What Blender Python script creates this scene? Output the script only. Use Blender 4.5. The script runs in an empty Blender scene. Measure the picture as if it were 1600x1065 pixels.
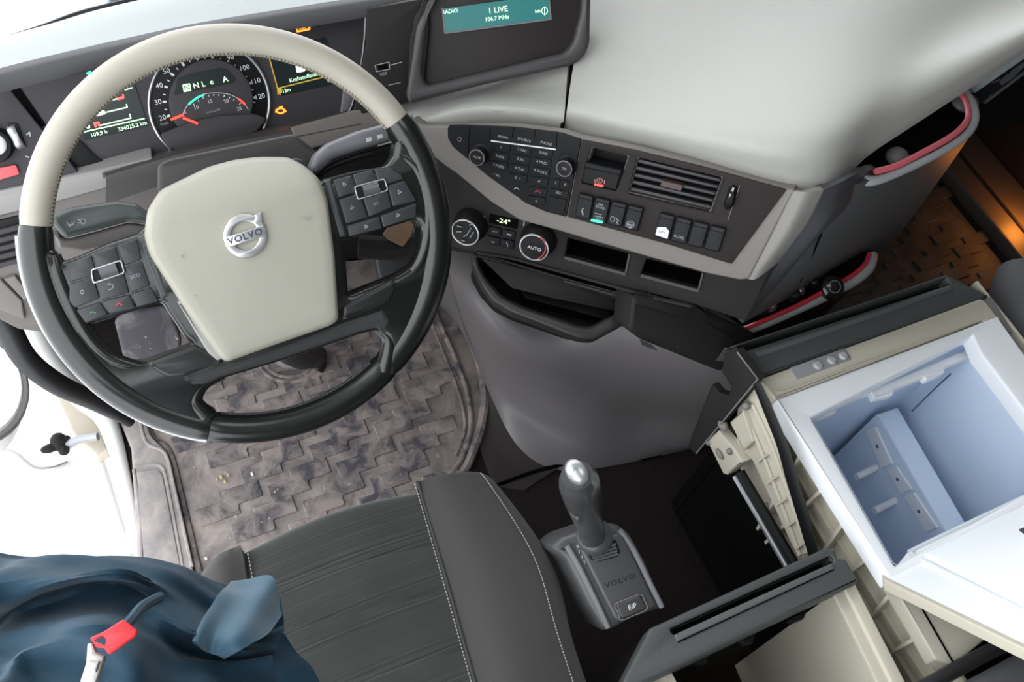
import bpy, math, random
import numpy as np
from mathutils import Vector, Matrix
from mathutils.geometry import tessellate_polygon

SC = bpy.context.scene
COL = SC.collection
rnd = random.Random(7)
V = Vector

# ---------------------------------------------------------------- camera
F, CX, CY = 1580.0, 800.0, 532.5
AX = V((0.88735911, -0.2752218, 0.36992807)).normalized()     # world x, y, z seen from the camera
AY = V((-0.42423032, -0.80162735, 0.42121517)); AY = (AY - AX * AX.dot(AY)).normalized()
AZ = AX.cross(AY).normalized()
CAM = V((-.14, -.62, 1.59))
MR = Matrix((AX, AY, AZ))
cam_d = bpy.data.cameras.new('camera'); cam = bpy.data.objects.new('camera', cam_d); COL.objects.link(cam)
cam_d.sensor_width = 36; cam_d.lens = F / 1600 * 36; cam_d.clip_start = .02
right, down, fwd = MR @ V((1, 0, 0)), MR @ V((0, 1, 0)), MR @ V((0, 0, 1))
cam.matrix_world = Matrix(((right.x, -down.x, -fwd.x, CAM.x), (right.y, -down.y, -fwd.y, CAM.y), (right.z, -down.z, -fwd.z, CAM.z), (0, 0, 0, 1)))
SC.camera = cam
# ---------------------------------------------------------------- light
w = bpy.data.worlds.new('overcast_sky'); SC.world = w; w.use_nodes = True
w.node_tree.nodes['Background'].inputs[0].default_value = (.93, .97, 1, 1)
w.node_tree.nodes['Background'].inputs[1].default_value = 2.5
SC.view_settings.view_transform = 'Standard'; SC.view_settings.look = 'None'
SC.view_settings.exposure = 0.55; SC.view_settings.gamma = 1
SC.view_settings.use_curve_mapping = False


def area(name, loc, tgt, sx, sy, power=0, portal=False, col=(1, 1, 1)):
    l = bpy.data.lights.new(name, 'AREA'); l.shape = 'RECTANGLE'; l.size = sx; l.size_y = sy; l.energy = power; l.color = col
    o = bpy.data.objects.new(name, l); COL.objects.link(o); o.location = loc
    o.rotation_euler = (V(tgt) - V(loc)).to_track_quat('-Z', 'Y').to_euler()
    l.cycles.is_portal = portal
    return o


area('windscreen_portal', (.62, .86, 1.28), (.62, 0, 1.1), 2.5, 1.15, portal=True)
area('door_opening_portal', (-.62, -.35, .95), (0, -.35, .95), 1.9, 2.1, portal=True)
area('roof_hatch_portal', (.4, -.3, 2.04), (.4, -.3, 0), .5, .5, portal=True)
lp = bpy.data.lights.new('door_courtesy_lamp', 'POINT'); lp.energy = .75; lp.color = (1, .3, .04); lp.shadow_soft_size = .03
lo = bpy.data.objects.new('door_courtesy_lamp', lp); COL.objects.link(lo); lo.location = (1.81, .07, .085)

# ---------------------------------------------------------------- pixel -> point on a real plane


def ray(x, y):
    return (MR @ V((x - CX, y - CY, F)).normalized())


def T(x, y, t): return CAM + ray(x, y) * t
def Pz(x, y, z): r = ray(x, y); return CAM + r * ((z - CAM.z) / r.z)
def Px(x, y, v): r = ray(x, y); return CAM + r * ((v - CAM.x) / r.x)
def Py(x, y, v): r = ray(x, y); return CAM + r * ((v - CAM.y) / r.y)


class Fr:
    def __init__(s, o, n, a, b):
        s.o = V(o); s.n = V(n).normalized()
        if s.n.dot(CAM - s.o) < 0: s.n = -s.n
        d = s.hit(*b) - s.hit(*a); s.u = (d - s.n * d.dot(s.n)).normalized(); s.v = s.n.cross(s.u)

    def hit(s, x, y, h=0.0):
        r = ray(x, y); o = s.o + s.n * h
        return CAM + r * ((o - CAM).dot(s.n) / r.dot(s.n))

    def l(s, x, y, h=0.0):
        d = s.hit(x, y, h) - s.o; return (d.dot(s.u), d.dot(s.v))

    def w(s, u, v, h=0.0): return s.o + s.u * u + s.v * v + s.n * h

    def px(s, x, y, h=0.0):        # metres per photo pixel
        return (s.hit(x, y, h) - CAM).length / F

    def shift(s, h):
        c = Fr.__new__(Fr); c.o = s.o + s.n * h; c.n = s.n; c.u = s.u; c.v = s.v; return c


def plane3(p, q, r, a, b):
    p, q, r = T(*p), T(*q), T(*r)
    return Fr(p, (q - p).cross(r - p), a, b)

# ---------------------------------------------------------------- materials


MATS = {}


def M(name, col, rough=.5, metal=0, bump=0, bscale=400, emit=0, coat=0, var=0, vscale=20, sheen=0, spec=.5):
    if name in MATS: return MATS[name]
    m = bpy.data.materials.new(name); m.use_nodes = True; nt = m.node_tree; b = nt.nodes['Principled BSDF']
    b.inputs['Base Color'].default_value = (*col, 1); b.inputs['Roughness'].default_value = rough
    b.inputs['Metallic'].default_value = metal; b.inputs['Specular IOR Level'].default_value = spec
    if coat: b.inputs['Coat Weight'].default_value = coat; b.inputs['Coat Roughness'].default_value = .15
    if sheen: b.inputs['Sheen Weight'].default_value = sheen
    if emit: b.inputs['Emission Color'].default_value = (*col, 1); b.inputs['Emission Strength'].default_value = emit
    tc = nt.nodes.new('ShaderNodeTexCoord')
    if bump:
        n = nt.nodes.new('ShaderNodeTexNoise'); n.inputs['Scale'].default_value = bscale; n.inputs['Detail'].default_value = 3
        bp = nt.nodes.new('ShaderNodeBump'); bp.inputs['Strength'].default_value = bump; bp.inputs['Distance'].default_value = .001
        nt.links.new(tc.outputs['Object'], n.inputs['Vector']); nt.links.new(n.outputs[0], bp.inputs['Height']); nt.links.new(bp.outputs[0], b.inputs['Normal'])
    if var:
        n = nt.nodes.new('ShaderNodeTexNoise'); n.inputs['Scale'].default_value = vscale; n.inputs['Detail'].default_value = 5
        mx = nt.nodes.new('ShaderNodeMix'); mx.data_type = 'RGBA'
        mx.inputs[6].default_value = (*[c * (1 - var) for c in col], 1); mx.inputs[7].default_value = (*[min(1, c * (1 + var)) for c in col], 1)
        nt.links.new(tc.outputs['Object'], n.inputs['Vector']); nt.links.new(n.outputs[0], mx.inputs[0]); nt.links.new(mx.outputs[2], b.inputs['Base Color'])
    MATS[name] = m
    return m


def dirt_mat(name, c_dark, c_dust, scale=9, lo=.42, hi=.62, rough=.75, speck=.68):
    m = bpy.data.materials.new(name); m.use_nodes = True; nt = m.node_tree; b = nt.nodes['Principled BSDF']
    b.inputs['Roughness'].default_value = rough; b.inputs['Specular IOR Level'].default_value = .3
    tc = nt.nodes.new('ShaderNodeTexCoord'); geo = nt.nodes.new('ShaderNodeNewGeometry')
    n = nt.nodes.new('ShaderNodeTexNoise'); n.inputs['Scale'].default_value = scale; n.inputs['Detail'].default_value = 8; n.inputs['Roughness'].default_value = .65; n.inputs['Distortion'].default_value = .6
    cr = nt.nodes.new('ShaderNodeValToRGB'); e = cr.color_ramp.elements
    e[0].position = lo; e[0].color = (*c_dark, 1); e[1].position = hi; e[1].color = (*c_dust, 1)
    n2 = nt.nodes.new('ShaderNodeTexNoise'); n2.inputs['Scale'].default_value = 90; n2.inputs['Detail'].default_value = 4
    r2 = nt.nodes.new('ShaderNodeValToRGB'); r2.color_ramp.elements[0].position = speck; r2.color_ramp.elements[1].position = speck + .06
    mx = nt.nodes.new('ShaderNodeMix'); mx.data_type = 'RGBA'; mx.inputs[7].default_value = (.5, .42, .36, 1)
    bp = nt.nodes.new('ShaderNodeBump'); bp.inputs['Strength'].default_value = .35; bp.inputs['Distance'].default_value = .002
    L = nt.links.new
    L(geo.outputs['Position'], n.inputs['Vector']); L(geo.outputs['Position'], n2.inputs['Vector'])
    L(n.outputs[0], cr.inputs[0]); L(n2.outputs[0], r2.inputs[0]); L(r2.outputs[0], mx.inputs[0]); L(cr.outputs[0], mx.inputs[6])
    L(mx.outputs[2], b.inputs['Base Color']); L(n2.outputs[0], bp.inputs['Height']); L(bp.outputs[0], b.inputs['Normal'])
    MATS[name] = m
    return m


def stripe_mat(name):
    m = bpy.data.materials.new(name); m.use_nodes = True; nt = m.node_tree; b = nt.nodes['Principled BSDF']
    b.inputs['Roughness'].default_value = .85; b.inputs['Sheen Weight'].default_value = .25; b.inputs['Specular IOR Level'].default_value = .2
    L = nt.links.new
    geo = nt.nodes.new('ShaderNodeNewGeometry'); sx = nt.nodes.new('ShaderNodeSeparateXYZ'); L(geo.outputs['Position'], sx.inputs[0])
    fine = nt.nodes.new('ShaderNodeTexNoise'); fine.noise_dimensions = '1D'; fine.inputs['Scale'].default_value = 430; fine.inputs['Detail'].default_value = 1; L(sx.outputs[1], fine.inputs['W'])
    s = nt.nodes.new('ShaderNodeMath'); s.operation = 'MULTIPLY_ADD'; s.inputs[1].default_value = 5; s.inputs[2].default_value = -2.5; L(fine.outputs[0], s.inputs[0])
    n = nt.nodes.new('ShaderNodeTexNoise'); n.noise_dimensions = '1D'; n.inputs['Scale'].default_value = 55; n.inputs['Detail'].default_value = 1; L(sx.outputs[1], n.inputs['W'])
    r = nt.nodes.new('ShaderNodeValToRGB'); r.color_ramp.elements[0].position = .42; r.color_ramp.elements[1].position = .52; L(n.outputs[0], r.inputs[0])
    mu = nt.nodes.new('ShaderNodeMath'); mu.operation = 'MULTIPLY'; L(s.outputs[0], mu.inputs[0]); L(r.outputs[0], mu.inputs[1])
    ma = nt.nodes.new('ShaderNodeMath'); ma.operation = 'MULTIPLY_ADD'; ma.inputs[1].default_value = .5; ma.inputs[2].default_value = .5; L(mu.outputs[0], ma.inputs[0])
    n2 = nt.nodes.new('ShaderNodeTexNoise'); n2.inputs['Scale'].default_value = 14; L(geo.outputs['Position'], n2.inputs['Vector'])
    mm = nt.nodes.new('ShaderNodeMath'); mm.operation = 'MULTIPLY'; L(ma.outputs[0], mm.inputs[0]); L(n2.outputs[0], mm.inputs[1])
    mx = nt.nodes.new('ShaderNodeMix'); mx.data_type = 'RGBA'; mx.inputs[6].default_value = (.024, .026, .024, 1); mx.inputs[7].default_value = (.072, .075, .070, 1)
    L(mm.outputs[0], mx.inputs[0]); L(mx.outputs[2], b.inputs['Base Color'])
    bp = nt.nodes.new('ShaderNodeBump'); bp.inputs['Strength'].default_value = .12; bp.inputs['Distance'].default_value = .001; L(ma.outputs[0], bp.inputs['Height']); L(bp.outputs[0], b.inputs['Normal'])
    MATS[name] = m
    return m


def pane_mat():
    m = bpy.data.materials.new('clear_glass'); m.use_nodes = True; nt = m.node_tree; nt.nodes.clear()
    o = nt.nodes.new('ShaderNodeOutputMaterial'); a = nt.nodes.new('ShaderNodeBsdfTransparent'); g = nt.nodes.new('ShaderNodeBsdfGlossy')
    g.inputs['Roughness'].default_value = .02; mx = nt.nodes.new('ShaderNodeMixShader'); f = nt.nodes.new('ShaderNodeFresnel'); f.inputs[0].default_value = 1.3
    nt.links.new(f.outputs[0], mx.inputs[0]); nt.links.new(a.outputs[0], mx.inputs[1]); nt.links.new(g.outputs[0], mx.inputs[2]); nt.links.new(mx.outputs[0], o.inputs[0])
    return m


GLASS = pane_mat()
LGREY = M('light_grey_dash_plastic', (.365, .36, .335), .55, bump=.25, bscale=900)
LTOP = M('pale_grey_dash_top', (.38, .40, .41), .55, bump=.2, bscale=900)
TAUPE = M('warm_grey_trim', (.175, .158, .145), .55, bump=.2, bscale=900)
DARK = M('dark_grey_plastic', (.019, .017, .017), .6, spec=.2, bump=.25, bscale=700)
MID = M('mid_grey_plastic', (.052, .048, .053), .6, spec=.25, bump=.2, bscale=700)
GREY = M('grey_moulded_plastic', (.15, .14, .142), .5, bump=.2, bscale=700)
BLACK = M('black_plastic', (.006, .006, .0065), .5, spec=.25)
BTN = M('black_button_plastic', (.007, .0073, .0085), .5, spec=.18)
PBTN = M('charcoal_pad_button', (.03, .033, .036), .4)
VOID = M('matt_black', (.003, .003, .003), .95, spec=.05)
LEATH = M('black_leather', (.009, .0095, .009), .27, bump=.05, bscale=600, coat=.25)
BEIGEL = M('beige_leather', (.38, .35, .295), .45, bump=.12, bscale=700)
COVER = M('beige_wheel_plastic', (.345, .33, .275), .5, bump=.12, bscale=900)
CHROME = M('chrome', (.8, .8, .82), .18, 1)
SATIN = M('satin_silver', (.48, .48, .5), .35, .9)
WHITE = M('white_print', (.75, .76, .78), .6)
GPRINT = M('grey_print', (.33, .34, .36), .6)
DPRINT = M('dark_print', (.03, .04, .06), .6)
RED = M('red_plastic', (.62, .05, .07), .4)
REDL = M('red_lamp', (1, .05, .03), .5, emit=1.5)
GREENL = M('green_lamp', (.05, .9, .45), .5, emit=.8)
ORANGEL = M('orange_lamp', (1, .25, .02), .5, emit=1.6)
YELL = M('yellow_frame_light', (.55, .36, .04), .5, emit=.35)
SCRG = M('screen_green_text', (.55, .95, .55), .5, emit=.9)
SCRW = M('screen_pale_text', (.7, .9, .75), .5, emit=.8)
SCRB = M('dark_screen', (.012, .02, .022), .25)
TEAL = M('teal_backlit_screen', (.01, .13, .13), .3, emit=.22)
STITCH = M('grey_thread', (.3, .3, .28), .8)
BSTITCH = M('beige_thread', (.24, .215, .17), .8)
SEATG = M('charcoal_seat_fabric', (.046, .042, .042), .85, bump=.5, bscale=1300, sheen=.2, spec=.25)
STRIPE = stripe_mat('striped_seat_fabric')
CARPET = M('dark_carpet', (.022, .018, .017), .95, bump=1, bscale=500, var=.5, vscale=200, spec=.1)
BEIGE = M('beige_moulding', (.50, .465, .38), .5, bump=.1, bscale=500)
WHITEP = M('white_plastic', (.82, .84, .87), .4)
LIDW = M('white_lid_plastic', (.88, .9, .92), .35)
LINER = M('skylight_tinted_liner', (.66, .76, .9), .35)  # white liner, with the blue of the skylight put into its colour
FPAN = M('grey_black_drawer_plastic', (.06, .064, .064), .5, bump=.5, bscale=500)
CPAN = M('grey_control_plate', (.27, .28, .29), .4)
JACK = M('blue_jacket_cloth', (.008, .038, .066), .65, bump=.3, bscale=900, sheen=.08, spec=.3)
CARW = M('white_car_paint', (.85, .84, .82), .35, coat=.3)
SEAL = M('black_rubber', (.012, .012, .014), .5)
WOOD = M('brown_tag_wood', (.2, .12, .07), .6, var=.3, vscale=60)
MATD = dirt_mat('dusty_rubber_mat', (.12, .105, .11), (.38, .325, .30), 14, .33, .63)
MATR = dirt_mat('dusty_rubber_tread', (.08, .076, .09), (.34, .285, .265), 24, .38, .60)
SILL = dirt_mat('dusty_sill_plastic', (.27, .245, .245), (.46, .41, .39), 22, .35, .7)
PMAT = dirt_mat('worn_dark_mat', (.028, .032, .03), (.08, .08, .075), 12, .4, .8, speck=.8)
PEDAL = dirt_mat('worn_pedal_rubber', (.06, .055, .065), (.22, .2, .2), 18, .5, .75)

# ---------------------------------------------------------------- mesh helpers: geometry = (verts, faces)


def rnd_loop(pts, r, n=4):
    """round the corners of a 2D loop with radius r"""
    if r <= 0: return [tuple(p) for p in pts]
    out = []; N = len(pts)
    for i in range(N):
        a, b, c = V((*pts[i - 1], 0)), V((*pts[i], 0)), V((*pts[(i + 1) % N], 0))
        d1, d2 = (a - b), (c - b); q = min(r, d1.length * .45, d2.length * .45)
        p1, p2 = b + d1.normalized() * q, b + d2.normalized() * q
        for k in range(n + 1):
            t = k / n; p = p1 * (1 - t) ** 2 + b * 2 * t * (1 - t) + p2 * t * t; out.append((p.x, p.y))
    return out


def area2(p): return sum(p[i - 1][0] * p[i][1] - p[i][0] * p[i - 1][1] for i in range(len(p))) / 2


def inset(p, d):
    """move a CCW loop inwards (a CW loop outwards) by d"""
    N = len(p); out = []
    for i in range(N):
        a, b, c = p[i - 1], p[i], p[(i + 1) % N]
        e1 = V((b[0] - a[0], b[1] - a[1])); e2 = V((c[0] - b[0], c[1] - b[1]))
        if e1.length < 1e-9: e1 = e2
        if e2.length < 1e-9: e2 = e1
        if e1.length < 1e-9: out.append(b); continue
        e1.normalize(); e2.normalize(); n1 = V((-e1.y, e1.x)); n2 = V((-e2.y, e2.x)); m = n1 + n2
        if m.length < 1e-4: m = n1
        m.normalize(); k = min(1 / max(m.dot(n1), .35), 2)
        out.append((b[0] + m.x * d * k, b[1] + m.y * d * k))
    return out


def plate(fr, loops, h0, h1, b=0, steps=3):
    """loops in frame coordinates, first the outline, the rest holes"""
    L = []
    for i, p in enumerate(loops):
        p = [tuple(q) for q in p]
        if (area2(p) < 0) == (i == 0): p = p[::-1]
        L.append(p)
    verts, faces = [], []; tops, bots = [], []
    prof = [(0, h0), (0, h1 - b)] + ([(b * (1 - math.cos(k / steps * math.pi / 2)), h1 - b + b * math.sin(k / steps * math.pi / 2)) for k in range(1, steps + 1)] if b else [])
    if not b: prof = [(0, h0), (0, h1)]
    for p in L:
        N = len(p); prev = None
        for j, (ins, h) in enumerate(prof):
            q = inset(p, ins) if ins else p; base = len(verts)
            verts += [fr.w(x, y, h) for x, y in q]
            if j == 0: bots.append((base, q))
            if j == len(prof) - 1: tops.append((base, q))
            if prev is not None:
                for i in range(N):
                    k = (i + 1) % N; faces.append((prev + i, prev + k, base + k, base + i))
            prev = base
    for lst, flip in ((tops, False), (bots, True)):
        idx = []; vv = []
        for base, q in lst:
            idx += [base + i for i in range(len(q))]; vv.append([V((x, y, 0)) for x, y in q])
        for t in tessellate_polygon(vv):
            a, b_, c = (idx[i] for i in t); flat = [q for l in vv for q in l]
            p0, p1, p2 = (flat[i] for i in t)
            ccw = (p1 - p0).cross(p2 - p0).z > 0
            faces.append((a, b_, c) if ccw != flip else (c, b_, a))
    return verts, faces


def pl(fr, px, h0, h1, b=0, r=0, holes=(), ins=0):
    """a plate from photo pixels laid on the frame's plane (read at its top face)"""
    s = fr.px(*px[0], h1)
    out = []
    for i, lp_ in enumerate([px] + list(holes)):
        q = [fr.l(x, y, h1) for x, y in lp_]
        if area2(q) < 0: q = q[::-1]
        if ins: q = inset(q, ins * s)
        out.append(rnd_loop(q, r * s))
    return plate(fr, out, h0, h1, b)


def rect(fr, u0, u1, v0, v1, h0, h1, b=0, r=0):
    return plate(fr, [rnd_loop([(u0, v0), (u1, v0), (u1, v1), (u0, v1)], r)], h0, h1, b)


WF = Fr.__new__(Fr); WF.o = V((0, 0, 0)); WF.u = V((1, 0, 0)); WF.v = V((0, 1, 0)); WF.n = V((0, 0, 1))


def box(x0, x1, y0, y1, z0, z1, b=0): return rect(WF, x0, x1, y0, y1, z0, z1, b)


def pocket(fr, px, h1, depth, wall=.0015, r=0):
    """open box: walls and floor below a hole"""
    q = [fr.l(x, y, h1) for x, y in px]
    if area2(q) < 0: q = q[::-1]
    q = rnd_loop(q, r * fr.px(*px[0]))
    o = inset(q, -wall); N = len(q)
    v = [fr.w(x, y, h1) for x, y in q] + [fr.w(x, y, h1 - depth) for x, y in q] + [fr.w(x, y, h1) for x, y in o] + [fr.w(x, y, h1 - depth - wall) for x, y in o]
    f = []
    for i in range(N):
        k = (i + 1) % N
        f += [(i, k, N + k, N + i), (2 * N + i, 3 * N + i, 3 * N + k, 2 * N + k), (i, 2 * N + i, 2 * N + k, k)]
    f.append(tuple(N + i for i in range(N))); f.append(tuple(3 * N + i for i in reversed(range(N))))
    return v, f


def basis(ax):
    ax = ax.normalized(); t = V((0, 0, 1)) if abs(ax.z) < .9 else V((1, 0, 0))
    a = ax.cross(t).normalized(); return a, ax.cross(a).normalized()


def catmull(pts, n, closed=False):
    P = [V(p) for p in pts]; out = []; N = len(P)
    for i in range(N if closed else N - 1):
        g = (lambda j: P[j % N]) if closed else (lambda j: P[j] if 0 <= j < N else (P[0] * 2 - P[1] if j < 0 else P[-1] * 2 - P[-2]))
        a, b, c, d = g(i - 1), g(i), g(i + 1), g(i + 2)
        for k in range(n):
            t = k / n
            out.append(.5 * ((2 * b) + (c - a) * t + (2 * a - 5 * b + 4 * c - d) * t * t + (3 * b - a - 3 * c + d) * t ** 3))
    if not closed: out.append(P[-1])
    return out


def tube(pts, rad, seg=10, smooth=0, closed=False, up=None, flat=1, caps=True):
    """sweep; rad a number or one per point; up: fixed direction that gets radius*flat"""
    if smooth:
        if not isinstance(rad, (int, float)):
            rr = catmull([V((x, 0, 0)) for x in rad], smooth, closed); rad = [q.x for q in rr]
        pts = catmull(pts, smooth, closed)
    pts = [V(p) for p in pts]; N = len(pts); R = [rad] * N if isinstance(rad, (int, float)) else rad
    v, f = [], []; pa = None
    for i in range(N):
        a = pts[i - 1] if (i or closed) else pts[i]; b = pts[(i + 1) % N] if (i < N - 1 or closed) else pts[i]
        d = (b - a).normalized()
        if up is not None:
            e1 = (V(up) - d * d.dot(V(up))).normalized(); e2 = d.cross(e1)
        else:
            if pa is None: e1, e2 = basis(d)
            else: e1 = (pa - d * pa.dot(d)).normalized(); e2 = d.cross(e1)
            pa = e1
        for k in range(seg):
            t = 2 * math.pi * k / seg; v.append(pts[i] + e1 * (math.cos(t) * R[i] * flat) + e2 * (math.sin(t) * R[i]))
    for i in range(N if closed else N - 1):
        j = (i + 1) % N
        for k in range(seg):
            l = (k + 1) % seg; f.append((i * seg + k, i * seg + l, j * seg + l, j * seg + k))
    if not closed and caps:
        f.append(tuple(reversed(range(seg)))); f.append(tuple((N - 1) * seg + k for k in range(seg)))
    return v, f


def lathe(o, ax, prof, seg=24):
    o = V(o); ax = V(ax).normalized(); a, b = basis(ax); v, f = [], []
    for r, h in prof:
        for k in range(seg):
            t = 2 * math.pi * k / seg; v.append(o + ax * h + (a * math.cos(t) + b * math.sin(t)) * r)
    for i in range(len(prof) - 1):
        for k in range(seg):
            l = (k + 1) % seg; f.append((i * seg + k, i * seg + l, (i + 1) * seg + l, (i + 1) * seg + k))
    f.append(tuple(reversed(range(seg)))); f.append(tuple((len(prof) - 1) * seg + k for k in range(seg)))
    return v, f


def ball(c, r, seg=12, rings=7, sc=(1, 1, 1)):
    v, f = [], []
    for i in range(rings + 1):
        p = math.pi * i / rings
        for k in range(seg):
            t = 2 * math.pi * k / seg; rr = max(math.sin(p), 1e-3)
            v.append(V(c) + V((rr * math.cos(t) * r * sc[0], rr * math.sin(t) * r * sc[1], math.cos(p) * r * sc[2])))
    for i in range(rings):
        for k in range(seg):
            l = (k + 1) % seg; f.append((i * seg + k, (i + 1) * seg + k, (i + 1) * seg + l, i * seg + l))
    return v, f


def grid(rows, su=4, sv=4, thick=.004, fn=None):
    """smooth sheet through rows of 3D points, given real thickness away from the viewer"""
    R = [catmull(r, su) for r in rows]; n = len(R[0])
    cols = [catmull([r[j] for r in R], sv) for j in range(n)]; m = len(cols[0])
    G = [[cols[j][i] for j in range(n)] for i in range(m)]
    if fn: G = [[fn(G[i][j], i / (m - 1), j / (n - 1)) for j in range(n)] for i in range(m)]
    nor = []
    for i in range(m):
        for j in range(n):
            a = G[min(i + 1, m - 1)][j] - G[max(i - 1, 0)][j]; b = G[i][min(j + 1, n - 1)] - G[i][max(j - 1, 0)]
            q = a.cross(b).normalized()
            if q.dot(CAM - G[i][j]) < 0 and not nor: pass
            nor.append(q)
    s = sum(1 if nor[i * n + j].dot(CAM - G[i][j]) > 0 else -1 for i in range(m) for j in range(n))
    if s < 0: nor = [-q for q in nor]
    top = [G[i][j] for i in range(m) for j in range(n)]
    v = top + [p - q * thick for p, q in zip(top, nor)]; K = m * n; f = []
    for i in range(m - 1):
        for j in range(n - 1):
            a, b, c, d = i * n + j, i * n + j + 1, (i + 1) * n + j + 1, (i + 1) * n + j
            f += [(a, b, c, d), (K + d, K + c, K + b, K + a)]
    for i in range(m - 1):
        for a, b in ((i * n, (i + 1) * n), ((i + 1) * n + n - 1, i * n + n - 1)): f.append((a, b, K + b, K + a))
    for j in range(n - 1):
        for a, b in ((j + 1, j), ((m - 1) * n + j, (m - 1) * n + j + 1)): f.append((a, b, K + b, K + a))
    if s > 0: f = [t[::-1] for t in f]
    return v, f


def dome(fr, loop, prof, fn=None):
    """concentric rings (scale, h) over a loop; fn(u,v,h)->h bends it"""
    if area2(loop) < 0: loop = loop[::-1]
    cx = sum(p[0] for p in loop) / len(loop); cy = sum(p[1] for p in loop) / len(loop); v, f = [], []; N = len(loop)
    for s, h in prof:
        for x, y in loop:
            x2, y2 = cx + (x - cx) * s, cy + (y - cy) * s
            v.append(fr.w(x2, y2, fn(x2, y2, h) if fn else h))
    for i in range(len(prof) - 1):
        for k in range(N):
            l = (k + 1) % N; f.append((i * N + k, i * N + l, (i + 1) * N + l, (i + 1) * N + k))
    f.append(tuple(reversed(range(N)))); f.append(tuple((len(prof) - 1) * N + k for k in range(N)))
    return v, f


WL = {}


def mk(name, geos, mat, parent=None, sharp=38, loc=None):
    if isinstance(geos, tuple): geos = [geos]
    vs, fs = [], []
    for v, f in geos:
        b = len(vs); vs += v; fs += [tuple(i + b for i in t) for t in f]
    if loc is None:
        mn = V([min(p[i] for p in vs) for i in range(3)]); mxx = V([max(p[i] for p in vs) for i in range(3)]); loc = (mn + mxx) / 2; loc.z = mn.z
    me = bpy.data.meshes.new(name); me.from_pydata([tuple(p - loc) for p in vs], [], fs); me.validate()
    me.materials.append(mat); me.polygons.foreach_set('use_smooth', [True] * len(me.polygons)); me.update()
    me.set_sharp_from_angle(angle=math.radians(sharp))
    o = bpy.data.objects.new(name, me); COL.objects.link(o)
    place(o, loc, parent)
    return o


def place(o, loc, parent):
    WL[o.name] = V(loc)
    if parent is not None:
        o.parent = parent; o.location = V(loc) - WL[parent.name]
    else: o.location = loc


def thing(name, loc, label, cat, group=None):
    o = bpy.data.objects.new(name, None); o.empty_display_size = .02; COL.objects.link(o); place(o, V(loc), None)
    return tag(o, label, cat, group)


def tag(o, label, cat, group=None):
    o['label'] = label; o['category'] = cat
    if group: o['group'] = group
    return o


def struct(o):
    o['kind'] = 'structure'; return o


def stuff(o):
    o['kind'] = 'stuff'; return o


TEXTS = []


def text(s, fr, x, y, hp, h, mat, parent, name='lettering', rot=0, sx=1, spacing=1, bold=0):
    """flat print centred on photo pixel (x, y), capital height hp pixels"""
    c = bpy.data.curves.new(name, 'FONT'); c.body = s; c.align_x = 'CENTER'; c.align_y = 'CENTER'; c.size = hp * fr.px(x, y, h) / .7
    c.extrude = .00012; c.offset = c.size * bold; c.resolution_u = 2; c.space_character = spacing
    o = bpy.data.objects.new(name, c); COL.objects.link(o)
    p = fr.hit(x, y, h)
    m = Matrix((fr.u, fr.v, fr.n)).transposed().to_4x4() @ Matrix.Rotation(rot, 4, 'Z') @ Matrix.Diagonal((sx, 1, 1, 1))
    c.materials.append(mat)
    place(o, p, parent); o.matrix_basis = Matrix.Translation(o.location) @ m
    TEXTS.append(o)
    return o


def line(fr, a, b, wpx, h, th=.0004):
    """thin raised bar between two pixels"""
    p, q = fr.hit(*a, h), fr.hit(*b, h); d = (q - p).normalized(); n = fr.n.cross(d) * (wpx * fr.px(*a, h) / 2); t = fr.n * th
    v = [p - n, q - n, q + n, p + n]; v = [x - t for x in v] + v
    return v, [(0, 3, 2, 1), (4, 5, 6, 7), (0, 1, 5, 4), (1, 2, 6, 5), (2, 3, 7, 6), (3, 0, 4, 7)]


def circ(cx, cy, rx, ry=None, n=28, a0=0): ry = ry or rx; return [(cx + rx * math.cos(a0 + 2 * math.pi * k / n), cy + ry * math.sin(a0 + 2 * math.pi * k / n)) for k in range(n)]

#@@SHELL
# ================================================================ setting
struct(mk('floor', box(-.165, 2.05, -1.6, .62, -.03, 0), CARPET))
struct(mk('ceiling', plate(WF, [[(-.34, -1.6), (2.08, -1.6), (2.08, .5), (-.34, .5)], [(.15, -.55), (.65, -.55), (.65, -.05), (.15, -.05)]], 1.95, 2.0), M('grey_headliner', (.16, .155, .15), .9)))
struct(mk('wall_rear', box(-.34, 2.08, -1.65, -1.6, -.03, 2.0), DARK))
XR = Fr.__new__(Fr); XR.o = V((1.905, 0, 0)); XR.u = V((0, 1, 0)); XR.v = V((0, 0, 1)); XR.n = V((1, 0, 0))
struct(mk('wall_right', plate(XR, [[(-1.6, -.03), (.62, -.03), (.55, 2), (-1.6, 2)]], 0, .04), BLACK))  # window left out to cut side light; black stands in for shade
struct(mk('wall_front', [box(-.2, 2.05, .46, .50, -.03, .56), box(-.34, 2.08, .44, .5, 1.72, 2.0)], DARK))
pg = [V((-.34, .60, .60)), V((2.08, .60, .60)), V((2.08, .47, 1.75)), V((-.34, .47, 1.75))]
struct(mk('window_1', ([p for p in pg] + [p + V((0, .005, 0)) for p in pg], [(0, 1, 2, 3), (7, 6, 5, 4), (0, 4, 5, 1), (1, 5, 6, 2), (2, 6, 7, 3), (3, 7, 4, 0)]), GLASS))
GROUND = M('pale_concrete', (.8, .8, .79), .8)
struct(mk('ground', box(-9, 9, -9, 9, -1.35, -1.3), GROUND))
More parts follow.
